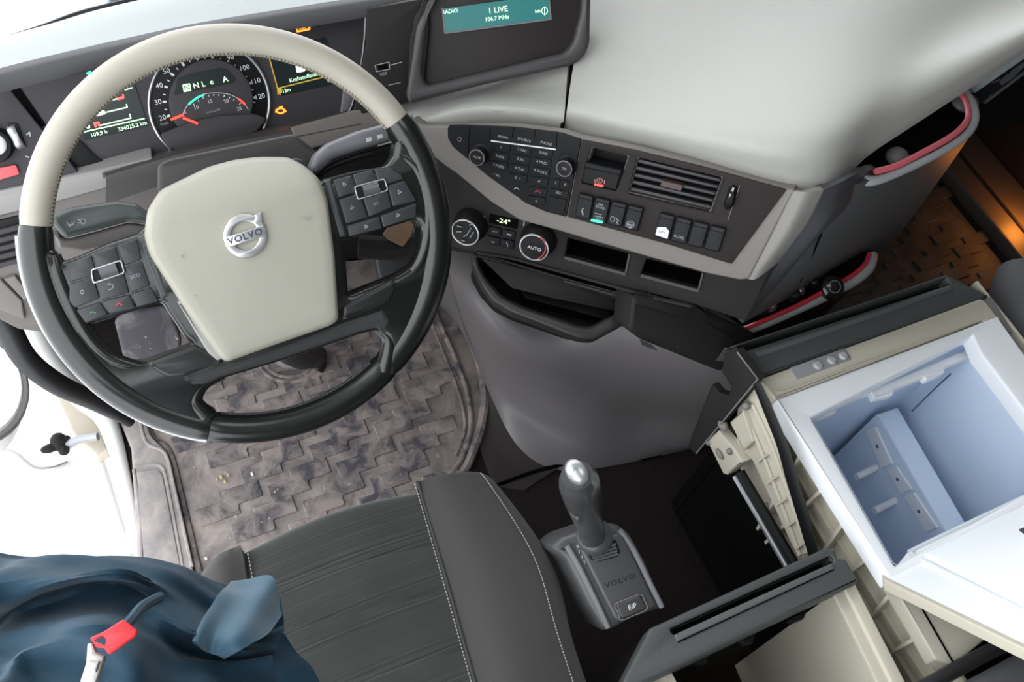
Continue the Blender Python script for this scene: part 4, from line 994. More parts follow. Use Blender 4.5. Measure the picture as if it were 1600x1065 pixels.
# switch pads
WP = WH.shift(.0045)
def pad(base, strip, tiles, frame, roller):
    p = mk('switch_pad', pl(WP, base, -.004, .008, .003, 4), BLACK, sw)
    mk('pad_side', pl(WP, strip, 0, .011, .003, 2), M('pad_side_plastic', (.05, .055, .058), .4), p)
    out = [mk('pad_button', pl(WP, t, .006, .0125, .0012, 2.5, ins=.7), PBTN, p) for t in tiles]
    fx = [WP.l(*q, .015) for q in frame]
    inn = inset(fx if area2(fx) > 0 else fx[::-1], .0017)
    mk('chrome_frame', plate(WP, [rnd_loop(fx, .003), rnd_loop(inn, .002)], .008, .0148, .0006), SATIN, p)
    mk('roller_well', plate(WP, [inn], .008, .0129), BLACK, p)
    a, b = WP.hit(*roller[0], .014), WP.hit(*roller[1], .014)
    mk('roller', tube([a, b], .0062, 14, flat=.6, up=WN), M('roller_plastic', (.09, .09, .095), .3), p)
    return p, out


lp_, lt = pad([(108, 421), (124, 404), (170, 384), (214, 369), (232, 363), (266, 462), (250, 473), (190, 492), (133, 508), (108, 481), (106, 450)], [(216, 370), (231, 364), (264, 463), (251, 470)],
    [[(109, 422), (125, 405), (143, 397), (153, 430), (108, 442)], [(144, 396.5), (181, 384), (190, 416), (154, 429)], [(182, 383), (214, 371), (222, 406), (194, 416)],
     [(108, 443), (146, 432), (157, 466), (117, 482), (107, 470)], [(147, 431.5), (192, 417), (203, 458), (158, 470)], [(194, 417), (222, 407), (236, 447), (204, 458)],
     [(118, 484), (157, 471), (170, 491), (134, 506)], [(158, 470.5), (203, 459), (213, 482), (171, 491)], [(204, 458.5), (236, 448), (249, 471), (214, 481)]],
    [(141, 421), (190, 405), (196, 427), (145, 444)], [(156, 428), (183, 419)])
rp_, rt = pad([(503, 281), (560, 266), (610, 260), (632, 272), (653, 305), (652, 340), (600, 358), (545, 372), (531, 373)], [(504, 283), (518, 279), (542, 369), (531, 372)],
    [[(520, 281), (550, 273), (559, 300), (529, 310)], [(551, 272.5), (583, 264), (592, 286), (558, 297)], [(584, 263.7), (612, 261), (628, 272), (632, 280), (594, 292)],
     [(529, 311), (563, 301), (576, 340), (541, 351)], [(564, 301), (604, 290), (613, 324), (577, 340)], [(605, 289.5), (633, 281), (652, 314), (614, 323.5)],
     [(542, 352), (593, 337), (598, 357), (546, 371)], [(594, 336.5), (652, 316), (651, 339), (599, 356)]],
    [(553, 291), (602, 278), (608, 298), (559, 313)], [(568, 299), (592, 292)])
text('ECO', WP, 211.5, 431.5, 5, .0130, GPRINT, lt[5])
for par, q in ((lt[3], circ(128.5, 456, 2.6, 3, 10)),): mk('symbol', tube([WP.hit(*p, .0128) for p in q], .0004, 5, 0, True), GPRINT, par)
mk('return_symbol', [tube([WP.hit(*p, .0128) for p in [(169, 444), (175, 444), (177, 448), (173, 452), (169, 452)]], .0004, 5, 3), line(WP, (168, 446), (171, 442), 1, .0129)], GPRINT, lt[4])
mk('handset_symbol', tube([WP.hit(*p, .0128) for p in [(141, 489), (145, 487), (150, 489)]], .0007, 5, 3), M('green_print', (.08, .25, .12), .6), lt[6])
mk('handset_symbol', tube([WP.hit(*p, .0128) for p in [(181, 477), (186, 474), (191, 476)]], .0008, 5, 3), RED, lt[7])
for i, (x, y, s) in enumerate(((538, 288, 1), (550, 324, -1), (624, 300, 1), (622, 336, -1), (572, 354, 1))):
    mk('arrow_symbol', [line(WP, a, b, 1, .0129) for a, b in (((x - 2, y - 3 * s), (x + 3, y)), ((x + 3, y), (x - 1, y + 3 * s)), ((x - 1, y + 3 * s), (x - 2, y - 3 * s)))], GPRINT, [rt[0], rt[3], rt[5], rt[7], rt[6]][i])
text('ESC', WP, 588, 318, 3.6, .0130, GPRINT, rt[4])

# column shroud and stalks
CU = Fr(WC - WN * .10, WN, (352, 378), (412, 359))
colm = thing('steering_column', CU.hit(400, 500, -.3), 'dark steering column shroud behind the wheel hub', 'steering column')
mk('shroud', pl(CU, [(246, 256), (262, 248), (460, 208), (500, 240), (530, 330), (530, 420), (440, 470), (330, 500), (275, 380), (246, 300)], -.05, .02, .006, 8), M('shroud_plastic', (.03, .026, .026), .45), colm)
mk('column_tube', tube([CU.hit(420, 440, -.04), Pz(460, 540, .30), Pz(492, 556, .02)], [.04, .03, .022], 14, 3), BLACK, colm)
ind = thing('indicator_stalk', CU.hit(150, 350, .05), 'grey-green indicator stalk with lamp symbols left of the hub', 'stalk')
IS = WH.shift(-.045)
mk('stalk_lever', pl(IS, [(79, 336), (110, 324), (180, 314), (212, 318), (240, 338), (244, 352), (200, 346), (150, 360), (104, 372), (96, 368), (80, 350)], -.022, 0, .007, 5), M('grey_green_plastic', (.055, .064, .062), .4, bump=.15, bscale=700), ind)
mk('lamp_symbol', [line(IS, (104, 346), (109, 354), 1, .0006), line(IS, (109, 354), (111, 347), 1, .0006), line(IS, (112, 353), (116, 346), 1, .0006), line(IS, (104, 352), (115, 350), 1, .0006), tube([IS.hit(*p, .0006) for p in circ(130, 346, 4, 4, 12)], .0004, 5, 0, True), line(IS, (121, 343), (125, 344), 1, .0006), line(IS, (122, 348), (126, 348), 1, .0006)], M('pale_print', (.45, .48, .48), .6), ind)
mk('stalk_lower_ledge', pl(IS, [(80, 352), (96, 370), (104, 374), (150, 362), (200, 348), (246, 354), (240, 364), (200, 376), (128, 392), (92, 388)], -.03, -.012, .004, 3), M('taupe_knee_plastic', (.17, .15, .145), .55), ind)
wip = thing('wiper_stalk', CU.hit(560, 240, .05), 'grey wiper stalk with two white symbols right of the hub', 'stalk')
mk('stalk_lever', pl(IS, [(484, 262), (492, 242), (512, 224), (560, 204), (602, 193), (618, 212), (613, 220), (560, 236), (520, 250), (500, 270), (486, 274)], -.024, 0, .007, 5), M('wiper_grey_plastic', (.13, .13, .142), .4, bump=.15, bscale=700), wip)
mk('stalk_grip', pl(IS, [(500, 266), (522, 252), (560, 239), (615, 222), (620, 232), (608, 238), (560, 250), (520, 264), (503, 275)], -.035, -.014, .003, 3), BLACK, wip)
mk('washer_symbol', [pl(IS, [(x - 4, y - 2.5), (x + 4, y - 4.5), (x + 5, y + 1.5), (x - 3, y + 4)], 0, .0006) for x, y in ((576, 218.5), (593, 213.5))], M('pale_print', (.45, .48, .48), .6), wip)
KT = Fr(T(622, 365, 1.32), (-.2, -.6, .75), (600, 372), (645, 358))
kt = tag(mk('key_tag', [pl(KT, [(598, 366), (612, 348), (636, 342), (648, 350), (644, 368), (630, 386), (606, 374)], -.006, 0, .002, 2)], WOOD), 'brown key tag hanging behind the right-hand switch pad', 'key tag')
br = tag(mk('column_bracket', tube([KT.hit(560, 385, -.02), KT.hit(610, 388, -.02), KT.hit(660, 380, -.02)], .016, 8), DARK), 'dark bar crossing behind the right spoke opening', 'bracket')
# pedals
bp_ = thing('brake_pedal', Pz(230, 530, .1), 'worn grey rubber brake pedal seen through the left spoke opening', 'pedal')
PF = Fr(T(232, 515, 1.50), (-.1, -.6, .75), (180, 520), (270, 500))
mk('pedal_pad', pl(PF, [(178, 500), (196, 488), (258, 478), (268, 486), (284, 530), (282, 545), (222, 572), (200, 570), (192, 556)], -.02, 0, .006, 6), PEDAL, bp_)
mk('pedal_arm', tube([PF.hit(235, 520, -.02), PF.hit(240, 500, -.12)], .015, 8), BLACK, bp_)
ap = thing('accelerator_pedal', Pz(620, 420, .1), 'black accelerator pedal in the dark right footwell', 'pedal')
mk('pedal_pad', pl(Fr(T(615, 415, 1.65), (-.1, -.6, .75), (590, 420), (650, 405)), [(585, 395), (640, 380), (652, 420), (640, 450), (598, 462)], -.02, 0, .005, 5), M('pedal_dark', (.03, .03, .034), .5), ap)
sb = tag(mk('column_boot', tube([Pz(492, 552, .02), Pz(498, 568, .02), Pz(494, 578, .015)], [.016, .014, .012], 10, 3), SEAL), 'black rubber foot of the column on the dusty mat', 'boot')
# ================================================================ driver seat
seat = thing('driver_seat', V((.09, -.5, .1)), 'charcoal driver seat with a striped fabric centre', 'seat')
zf = .48
A = Pz(378, 862, zf); B = Pz(656, 764, zf)      # front ends of the two seams
B2 = Pz(742, 1065, zf); dirs = (B2 - B).normalized(); NY = 14; LEN = .62


def seat_pt(base, k, dz=0): return base + dirs * (LEN * k) + V((0, 0, dz))


rows = []
for i, k in enumerate([-.018, -.018, -.008, 0.03, .12, .25, .4, .55, .7, .85, 1]):
    drop = [-.16, -.075, -.022, -.004, 0, 0, 0, 0, 0, 0, 0][i]
    rows.append([seat_pt(A.lerp(B, t), k + .012 * math.sin(t * math.pi) * (-1 if i < 5 else 0), drop + .012 * math.sin(math.pi * t)) for t in (0, .25, .5, .75, 1)])
CH = [.07, .16, .27, .38, .48, .60, .72, .84]     # sewn channels across the centre


def chan(p, a, b):
    s = (p - A).dot(dirs) / LEN; d = min(abs(s - c) for c in CH); return p - V((0, 0, .0035 * math.exp(-(d / .006) ** 2)))


mk('seat_centre', grid(rows, 5, 14, .02, chan), STRIPE, seat)
# right bolster: columns from seam outwards
Rf = [Pz(656, 764, zf), Pz(700, 752, zf + .012), Pz(757, 748, zf + .006), Pz(786, 768, zf - .012), Pz(806, 800, zf - .06)]
Rm = [Pz(697, 905, zf), Pz(760, 890, zf + .016), Pz(832, 868, zf + .008), Pz(860, 876, zf - .012), Pz(874, 915, zf - .07)]
Rr = [Pz(742, 1065, zf), Pz(805, 1050, zf + .018), Pz(876, 1010, zf + .008), Pz(897, 1010, zf - .014), Pz(902, 1035, zf - .08)]
Re = [p + dirs * .2 for p in Rr]
R00 = [p - dirs * .008 + V((0, .0, -.025)) for p in Rf]; R01 = [p + dirs * .004 + V((0, 0, -.13)) for p in Rf]
mk('seat_bolster', grid([R01, R00, Rf, Rm, Rr, Re], 7, 7, .015), SEATG, seat)
Lf = [A + V((-.075, -.03, -.08)), A + V((-.062, -.02, -.025)), A + V((-.03, -.005, .002)), A]
Lr = [p + dirs * .6 for p in Lf]; Lb = [p - dirs * .004 + V((0, 0, -.08)) for p in Lf]
mk('seat_bolster', grid([Lb, Lf, [p + dirs * .2 for p in Lf], Lr], 6, 6, .015), SEATG, seat)
mk('seat_base', box(A.x - .06, B.x + .1, -.95, A.y - .05, .1, .36, .02), SEATG, seat)


def stitches(pts, n, r=.0007, side=.0):
    P = catmull(pts, 24); L = [0]
    for a, b in zip(P, P[1:]): L.append(L[-1] + (b - a).length)
    out = []; j = 0
    for i in range(n):
        for (s0, s1) in ((i / n, (i + .6) / n),):
            q = []
            for s in (s0, s1):
                t = s * L[-1]
                while j < len(P) - 2 and L[j + 1] < t: j += 1
                q.append(P[j].lerp(P[j + 1], (t - L[j]) / max(L[j + 1] - L[j], 1e-6)))
            out.append(tube(q, r, 5))
    return out


e = V((0, 0, .0012)); off = V((-.004, 0, .001))
seamR = [Rf[0] - dirs * .004 + V((0, 0, -.004)), Rf[0], Rm[0], Rr[0], Re[0]]
mk('seam_piping', [tube([p + V((0, 0, .0005)) for p in seamR], .0022, 8, 8), tube([p + V((0, 0, .0005)) for p in (A, A + dirs * .2, A + dirs * .4)], .0022, 8, 8)], M('seam_dark', (.03, .03, .03), .8), seat)
stuff(mk('stitching', stitches([p + off for p in seamR], 110) + stitches([p + V((.006, 0, .002)) for p in (A, A + dirs * .2, A + dirs * .4)], 90), STITCH, seat))
stuff(mk('stitching', stitches([q + e * 2.8 for q in (R00[2], Rf[2], Rm[2], Rr[2], Re[2])], 125), STITCH, seat))

# ================================================================ jacket
def fold(p, a, b): return p


jk = thing('jacket', V((-.2, -.55, .6)), 'blue jacket with a red zip pull at the lower left', 'jacket')
jr = [
    [T(-60, 862, 1.02), T(0, 861, 1.0), T(110, 863, .99), T(210, 866, .99), T(280, 878, 1.0), T(345, 905, 1.02), T(398, 925, 1.03), T(425, 898, 1.03)],
    [T(-60, 900, .93), T(0, 885, .93), T(100, 880, .93), T(200, 885, .93), T(275, 896, .95), T(335, 925, .975), T(400, 948, .985), T(437, 935, .99)],
    [T(-60, 950, .86), T(0, 935, .87), T(80, 905, .84), T(190, 896, .84), T(265, 915, .89), T(325, 950, .93), T(395, 975, .93), T(443, 960, .96)],
    [T(-60, 1000, .95), T(0, 975, .945), T(70, 945, .93), T(170, 918, .91), T(250, 950, .88), T(310, 985, .85), T(385, 1000, .90), T(442, 985, .94)],
    [T(-60, 1030, .84), T(0, 1015, .84), T(60, 985, .82), T(150, 965, .80), T(232, 985, .83), T(290, 1010, .86), T(370, 1022, .875), T(432, 1015, .91)],
    [T(-60, 1070, .82), T(0, 1050, .79), T(50, 1030, .81), T(130, 1010, .79), T(215, 1020, .78), T(270, 1045, .83), T(350, 1040, .87), T(425, 1030, .90)],
    [T(-60, 1160, .78), T(0, 1120, .76), T(50, 1100, .76), T(120, 1100, .75), T(200, 1110, .74), T(260, 1120, .79), T(350, 1100, .85), T(440, 1080, .90)]]
from mathutils import noise
fj = lambda p, a, b: p + V((0, 0, 1)) * (.011 * math.sin(19 * a + 7 * b + 3 * math.sin(5 * b)) * (1.1 - .6 * b) + .005 * math.sin(37 * a - 11 * b) + .010 * noise.noise(V((p.x * 9 + p.y * 4, p.y * 14, 2))) + .004 * noise.noise(p * 38))
mk('jacket_body', grid(jr, 7, 7, .004, fj), JACK, jk)
jr2 = [[T(395, 975, 1.0), T(425, 985, 1.0), T(445, 990, 1.0)], [T(380, 1000, .98), T(440, 1010, .99), T(468, 1022, 1.0)], [T(370, 1040, .97), T(440, 1045, .97), T(492, 1050, .99)], [T(360, 1120, .95), T(440, 1120, .96), T(520, 1110, .98)]]
fg = lambda p, a, b: p + V((0, 0, 1)) * (.006 * noise.noise(p * 30) + .004 * math.sin(9 * a + 3 * b))
mk('jacket_hem', grid(jr2, 6, 6, .004, fg), JACK, jk)
mk('collar_flap', grid([[T(300, 1000, .84), T(318, 965, .86), T(345, 925, .90), T(362, 908, .95)], [T(325, 1015, .845), T(345, 985, .85), T(385, 950, .88), T(425, 902, .93)], [T(350, 1030, .85), T(385, 1010, .845), T(420, 985, .87), T(440, 960, .91)]], 8, 8, .003, fg), M('blue_jacket_lining', (.02, .075, .12), .6, bump=.3, bscale=900, sheen=.3), jk)
mk('zip_seam', tube([T(250, 932, .85), T(222, 948, .80), T(205, 968, .77), T(190, 985, .755)], .004, 8, 5), JACK, jk)
ZF = Fr(T(170, 1000, .715), (-.1, -.2, 1), (140, 1010), (210, 975))
zp = mk('zip_pull', [pl(ZF, [(192, 967), (214, 984), (212, 992), (170, 1022), (160, 1010), (146, 1004), (140, 996), (162, 986)], -.003, .001, .0012, 2, holes=[[(147, 998), (161, 993), (166, 1000), (163, 1009), (152, 1008)]])], M('red_zip_pull', (.75, .02, .03), .4), jk)
mk('zip_slider', [pl(ZF, [(136, 1005), (145, 1004), (150, 1018), (164, 1024), (160, 1040), (152, 1064), (140, 1075), (124, 1066), (134, 1035)], -.006, -.001, .0015, 2), pl(ZF, [(138, 1030), (156, 1032), (150, 1050), (134, 1048)], -.002, .002, .001, 2)], M('brushed_metal', (.45, .44, .42), .35, .8), jk)

# ================================================================ gear selector
GS = Fr(Pz(950, 900, .50), (-.12, -.42, .9), (870, 855), (965, 822))
gs = thing('gear_selector', GS.hit(950, 950, -.1), 'grey gear selector with an upright grip beside the driver seat', 'gear selector')
GM = M('selector_grey_plastic', (.06, .06, .062), .36, bump=.15, bscale=900)
mk('selector_body', pl(GS, [(862, 852), (878, 838), (925, 822), (966, 818), (986, 834), (1012, 880), (1036, 940), (1034, 952), (992, 966), (954, 986), (942, 986), (920, 950), (884, 876), (866, 862)], -.06, 0, .010, 8), GM, gs)
mk('side_rail', [tube([GS.hit(*p, .001) for p in q], .0035, 8, 5) for q in ([(886, 852), (905, 885), (932, 940), (950, 980)], [(968, 828), (990, 860), (1015, 910), (1034, 948)])], M('rail_grey', (.17, .17, .18), .35), gs)
mk('centre_plate', pl(GS, [(906, 848), (966, 832), (976, 838), (1026, 944), (1020, 952), (968, 972), (960, 966), (908, 862)], -.002, .005, .004, 4), GM, gs)
mk('gate_recess', pl(GS, [(915, 858), (962, 842), (970, 862), (964, 870), (932, 878), (922, 874)], .003, .0055, .001, 3), BLACK, gs)
for k in range(4):
    mk('gate_ridge', tube([GS.hit(922 + k * 2, 864 + 4 * k, .006), GS.hit(962 + k, 850 + 5 * k, .006)], .0016, 8), M('ridge_grey', (.08, .08, .085), .35), gs)
pbn = mk('mode_button', pl(GS, [(963, 944), (1000, 929), (1010, 950), (972, 967)], .003, .0085, .0015, 4), M('button_charcoal', (.05, .048, .048), .4), gs)
mk('button_outline', tube([GS.hit(*p, .0062) for p in [(961, 944), (980, 935), (1001, 928), (1007, 938), (1011, 951), (990, 961), (971, 968), (966, 956)]], .0008, 6, 3, True), GREY, gs)
text('E/P', GS, 988, 947.5, 7.5, .0088, WHITE, pbn, rot=.02)
text('VOLVO', GS, 969, 907, 8, .0054, M('embossed_dark', (.012, .012, .013), .5), gs, sx=1.2, spacing=1.2)
for s, x, y in (('R', 903, 854), ('N', 907, 861), ('A', 910.5, 869), ('M', 915, 877)): text(s, GS, x, y, 5.5, .0012, M('letter_grey', (.5, .5, .52), .6), gs)
tipb = GS.hit(926, 838, .004); tip = T(902, 742, 1.035)
kp_ = [tipb, tipb.lerp(tip, .3), tipb.lerp(tip, .62), tipb.lerp(tip, .88), tip]
mk('grip', tube(kp_, [.0155, .0165, .0205, .0215, .0165], 20, 6), M('grip_gunmetal', (.045, .045, .047), .25, coat=.3), gs)
mk('grip_collar', lathe(GS.hit(928, 838, .0), tip - tipb, [(.022, -.004), (.022, .003), (.018, .009), (.012, .012)], 24), GM, gs)
ca_ = (tip - tipb).normalized()
CPF = Fr(tip + ca_ * .006, ca_ * .7 + (CAM - tip).normalized() * .5, (885, 735), (915, 733))
cp = mk('grip_cap', dome(CPF, [CPF.l(*p) for p in [(901 + 17 * math.cos(t) + 5 * math.sin(t), 736 + 19 * math.sin(t)) for t in [i * math.pi / 12 for i in range(24)]]], [(1.05, -.008), (1.05, 0), (.95, .003), (.8, .0045), (.4, .0055), (.01, .006)]), M('cap_silver', (.36, .36, .36), .25, .5), gs)
text('N', CPF, 899, 733, 6, .0066, M('green_print2', (.03, .22, .16), .5), cp, rot=-.1)
mk('side_button', [dome(Fr(tipb.lerp(tip, .62) + V((-.015, -.003, 0)), V((-.85, -.35, .5)), (880, 780), (895, 775)), [(math.cos(t) * .006, math.sin(t) * .015) for t in [i * .4 for i in range(16)]], [(1, -.004), (1, .001), (.8, .003), (.01, .004)])], M('side_button_grey', (.12, .12, .125), .25, .5), gs)

# ================================================================ fridge drawer
ZT = .50
FZ = Fr(Pz(1350, 650, ZT), (0, 0, 1), (1130, 545), (1470, 430))
x0, x1, yf, yb = .656, 1.075, -.172, -.66
fr_ = thing('fridge_drawer', V((.85, -.4, .05)), 'open pull-out fridge with a white interior and beige body', 'fridge')
mk('front_panel', pl(FZ, [(1130, 545), (1150, 537), (1480, 428), (1545, 462), (1535, 466), (1184, 590), (1152, 548)], -.03, 0, .003, 2, holes=[[(1152, 541), (1478, 434), (1486, 443), (1160, 549)]]), FPAN, fr_)
mk('grip_groove', pocket(FZ, [(1152, 541), (1478, 434), (1486, 443), (1160, 549)], -.001, .022), VOID, fr_)
mk('groove_bar', pl(FZ, [(1180, 549), (1483, 447), (1490, 452), (1186, 557)], -.004, .0015, .001, 1), M('groove_bar_plastic', (.10, .105, .105), .4), fr_)
XF = Fr.__new__(Fr); XF.o = V((.615, 0, 0)); XF.u = V((0, -1, 0)); XF.v = V((0, 0, 1)); XF.n = V((-1, 0, 0))
mk('panel_flange', pl(XF, [(1132, 552), (1150, 546), (1184, 592), (1086, 710), (1074, 698), (1080, 680), (1112, 600), (1122, 612), (1138, 618), (1142, 604), (1127, 580)], -.012, 0, .002, 1), DARK, fr_)
mk('flange_edge', [tube([Px(1152, 550, .613), Px(1184, 592, .613), Px(1088, 708, .613)], .0012, 6)], M('edge_light', (.2, .19, .18), .5), fr_)
mk('right_flange', pl(FZ, [(1545, 462), (1552, 466), (1582, 518), (1574, 520), (1536, 470)], -.06, -.002, .001), M('edge_light', (.2, .19, .18), .5), fr_)
# beige fascia around the top front
mk('fascia', pl(FZ, [(1186, 592), (1532, 466), (1541, 471), (1578, 519), (1564, 523), (1535, 500), (1212, 624), (1196, 604)], -.05, .003, .003, 2), BEIGE, fr_)
mk('fascia_step', [tube([FZ.hit(*p, .003) for p in [(1212, 612), (1240, 606), (1400, 548), (1530, 500), (1542, 500), (1546, 506)]], .0016, 8, 4)], BEIGE, fr_)
cpn = mk('control_plate', pl(FZ, [(1234, 574), (1320, 543), (1331, 561), (1246, 592)], .002, .0045, .0008, 2), CPAN, fr_)
for x, y in ((1277, 571), (1299, 563), (1317, 556)):
    mk('round_button', lathe(FZ.hit(x, y, .004), (0, 0, 1), [(.0068, 0), (.0066, .002), (.005, .004), (.0005, .0045)], 20), M('button_grey', (.38, .39, .40), .35), cpn)
# body shell: walls
yb2 = -.80
wall_t = .006
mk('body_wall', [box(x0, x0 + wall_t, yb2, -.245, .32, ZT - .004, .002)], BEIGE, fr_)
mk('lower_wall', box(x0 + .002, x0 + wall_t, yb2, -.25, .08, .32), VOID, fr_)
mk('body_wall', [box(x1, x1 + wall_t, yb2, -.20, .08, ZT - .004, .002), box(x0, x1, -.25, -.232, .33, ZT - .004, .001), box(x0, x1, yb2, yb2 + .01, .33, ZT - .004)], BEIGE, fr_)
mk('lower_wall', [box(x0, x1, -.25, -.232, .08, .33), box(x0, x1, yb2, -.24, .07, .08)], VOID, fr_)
# white rim with opening
fr_rim = [(1212, 624), (1560, 493), (1700, 690), (1700, 760), (1392, 908)]
op = [(1268, 652), (1300, 634), (1520, 523), (1532, 551), (1660, 720), (1660, 740), (1399, 884)]
mk('white_rim', pl(FZ, fr_rim, -.02, .006, .004, 3, holes=[op]), WHITEP, fr_)
mk('liner', pocket(FZ, op, -.0195, .34, r=8), LINER, fr_)
# moulded comb along the front inner edge
mk('ice_shelf', [pl(FZ.shift(-.035 - .001 * i), q, -.012, 0, .003, 3) for i, q in enumerate(([(1262, 648), (1524, 540), (1528, 552), (1478, 572), (1476, 582), (1448, 594), (1444, 588), (1400, 606), (1396, 616), (1366, 622), (1362, 612), (1310, 634), (1306, 644), (1272, 656)],))], WHITEP, fr_)
Z1 = .33
dv = [Pz(*p, Z1) for p in [(1372, 645), (1404, 634), (1512, 818), (1480, 832)]]
mk('divider', plate(WF, [[(p.x, p.y) for p in dv]], .155, Z1, .006), LINER, fr_)
DX = Fr.__new__(Fr); xd = (dv[0].x + dv[3].x) / 2 - .001; DX.o = V((xd, 0, 0)); DX.u = V((0, -1, 0)); DX.v = V((0, 0, 1)); DX.n = V((-1, 0, 0))
x2_ = Pz(1372, 645, Z1).x
DXF = Fr(dv[0] + V((-.001, 0, 0)), V((dv[3].y - dv[0].y, -(dv[3].x - dv[0].x), 0)), (1380, 660), (1450, 830))
for (xa, ya, xb, yb_) in ((1352, 672, 1382, 732), (1385, 735, 1412, 772), (1412, 775, 1452, 832)):
    pp = mk('vent_plate', pl(DXF, [(xa, ya), (xa + 15, ya - 6), (xb + 12, yb_ - 8), (xb - 6, yb_)], 0, .003, .001, 2), WHITEP, fr_)
    mk('screw', lathe(DXF.hit((xa + xb) / 2 + 4, (ya + yb_) / 2 - 5, .003), DXF.n, [(.003, 0), (.003, .001), (.0005, .0012)], 10), GREY, pp)
for (xa, ya, xb, yb_) in ((1338, 745, 1385, 722), (1366, 798, 1412, 775), (1416, 652, 1436, 638)):
    mk('support_lug', tube([Pz(xa, ya, .26), Pz(xb, yb_, .26)], .006, 10), WHITEP, fr_)
mk('food_scrap', pl(FZ.shift(-.30), [(1330, 695), (1338, 690), (1350, 715), (1352, 722), (1340, 718)], -.004, .002, .001, 2), M('tan_scrap', (.55, .42, .28), .8), fr_)
# compressor bulge on the right inside
bl = [Pz(*p, .40) for p in [(1432, 640), (1515, 562), (1530, 566), (1660, 745), (1560, 790), (1500, 760)]]
mk('inner_bulge', grid([[Pz(*p) for p in r] for r in [
    [(1425, 655, .25), (1470, 612, .34), (1513, 568, .40), (1545, 585, .44)],
    [(1455, 700, .20), (1500, 650, .33), (1550, 620, .40), (1585, 640, .44)],
    [(1500, 760, .18), (1545, 710, .32), (1595, 680, .40), (1640, 700, .44)],
    [(1545, 830, .17), (1600, 770, .31), (1650, 740, .40), (1700, 760, .44)]]], 5, 5, .006), LINER, fr_)
mk('bulge_bead', tube([Pz(*p) for p in [(1498, 600, .385), (1500, 620, .375), (1530, 668, .36), (1560, 710, .355), (1590, 752, .345)]], .0015, 6, 4), WHITEP, fr_)
mk('bulge_edge', tube([Pz(*p, .405) for p in [(1425, 642), (1468, 600), (1512, 562), (1524, 568)]], .0012, 6, 3), M('dark_blue_line', (.08, .12, .2), .6), fr_)  # thin dark blue line along the bulge edge
mk('right_moulding', grid([[Pz(*p) for p in r] for r in [[(1520, 523, .48), (1534, 530, .485), (1548, 520, .502)], [(1552, 570, .47), (1566, 566, .485), (1590, 575, .502)], [(1580, 640, .46), (1602, 630, .485), (1640, 650, .502)], [(1640, 720, .45), (1660, 720, .485), (1700, 740, .502)]]], 5, 4, .006), WHITEP, fr_)
# ribs on the outer left wall
n_ = 0
for i, yy in enumerate([-.345, -.395, -.445, -.495, -.545, -.60, -.65, -.70]):
    for (z0, z1, dyy) in (((.30, ZT - .02, 0),) if i % 2 else ((.30, ZT - .02, -.028),)):
        a = V((x0 - .001, yy, z1)); b = V((x0 - .001, yy + dyy, z0)); t = V((0, .0022, 0)); o_ = V((-.016, 0, 0))
        v = [a - t, a + t, b + t, b - t]; v = v + [p + o_ for p in v]
        mk('wall_rib', (v, [(0, 1, 2, 3), (7, 6, 5, 4), (0, 4, 5, 1), (1, 5, 6, 2), (2, 6, 7, 3), (3, 7, 4, 0)]), BEIGE, fr_)
for k in range(6):
    z = ZT - .035 - .026 * k
    mk('wall_bead', box(x0 - .006, x0, -.78, -.33 - .004 * k, z - .0015, z + .0015), BEIGE, fr_)
# rear top of the fridge
mk('rear_top', [pl(FZ, [(1392, 908), (1700, 765), (1740, 830), (1490, 1040), (1462, 1030)], -.02, .002, .003, 2)], M('rear_top_plastic', (.40, .38, .31), .5), fr_)
mk('rear_gap', line(FZ, (1434, 938), (1496, 1046), 3, .0032), VOID, fr_)
# lid, hinged across and swung up
hx = Pz(1385, 900, .505)
La, Lb_ = Px(1385, 902, hx.x), Px(1610, 1012, hx.x)
lidt = thing('fridge_lid', La, 'white fridge lid swung open over the rear of the fridge', 'lid')
LF = Fr(La, (Lb_ - La).cross(V((1, 0, 0))), (1420, 855), (1600, 770))
mk('lid_shell', pl(LF, [(1383, 903), (1421, 856), (1640, 752), (1700, 900), (1700, 1055), (1610, 1012)], -.012, 0, .003, 2), LIDW, lidt)
mk('lid_edge', pl(LF, [(1378, 897), (1384, 900), (1612, 1010), (1610, 1018), (1380, 905)], -.013, .001, .002, 1), BEIGE, lidt)
mk('lid_inner_panel', pl(LF, [(1440, 862), (1640, 768), (1700, 900), (1700, 1000), (1602, 945)], -.001, .007, .005, 5), LIDW, lidt)
mk('lid_gasket', [tube([LF.hit(*p, .001) for p in [(1604, 956), (1436, 872), (1428, 862), (1440, 852), (1640, 757)]], .003, 8, 3)], M('gasket_grey_white', (.66, .7, .74), .5), lidt)
mk('lid_latch', pl(LF, [(1592, 826), (1612, 818), (1618, 830), (1600, 832)], .005, .009, .001), MID, lidt)

# separate left side rail of the drawer
rail = thing('drawer_runner', V((.57, -.4, .15)), 'beige ribbed drawer runner with clips left of the fridge', 'runner')
RX = .628
RF = Fr.__new__(Fr); RF.o = V((RX, 0, 0)); RF.u = V((0, -1, 0)); RF.v = V((0, 0, 1)); RF.n = V((-1, 0, 0))
mk('runner_panel', pl(RF, [(1152, 628), (1178, 604), (1196, 640), (1234, 730), (1268, 862), (1246, 870), (1232, 840), (1176, 720), (1150, 690)], -.006, 0, .002, 2), BEIGE, rail)
for k in range(5):
    a = (1182 + 15 * k, 722 + 34 * k); mk('runner_rib', line(RF, a, (a[0] + 15, a[1] - 11), 3, .006, .006), BEIGE, rail)
mk('runner_ridge', [tube([RF.hit(*p, .002) for p in q], .003, 8, 3) for q in ([(1162, 640), (1196, 720), (1250, 866)], [(1176, 632), (1212, 712), (1262, 862)])], BEIGE, rail)
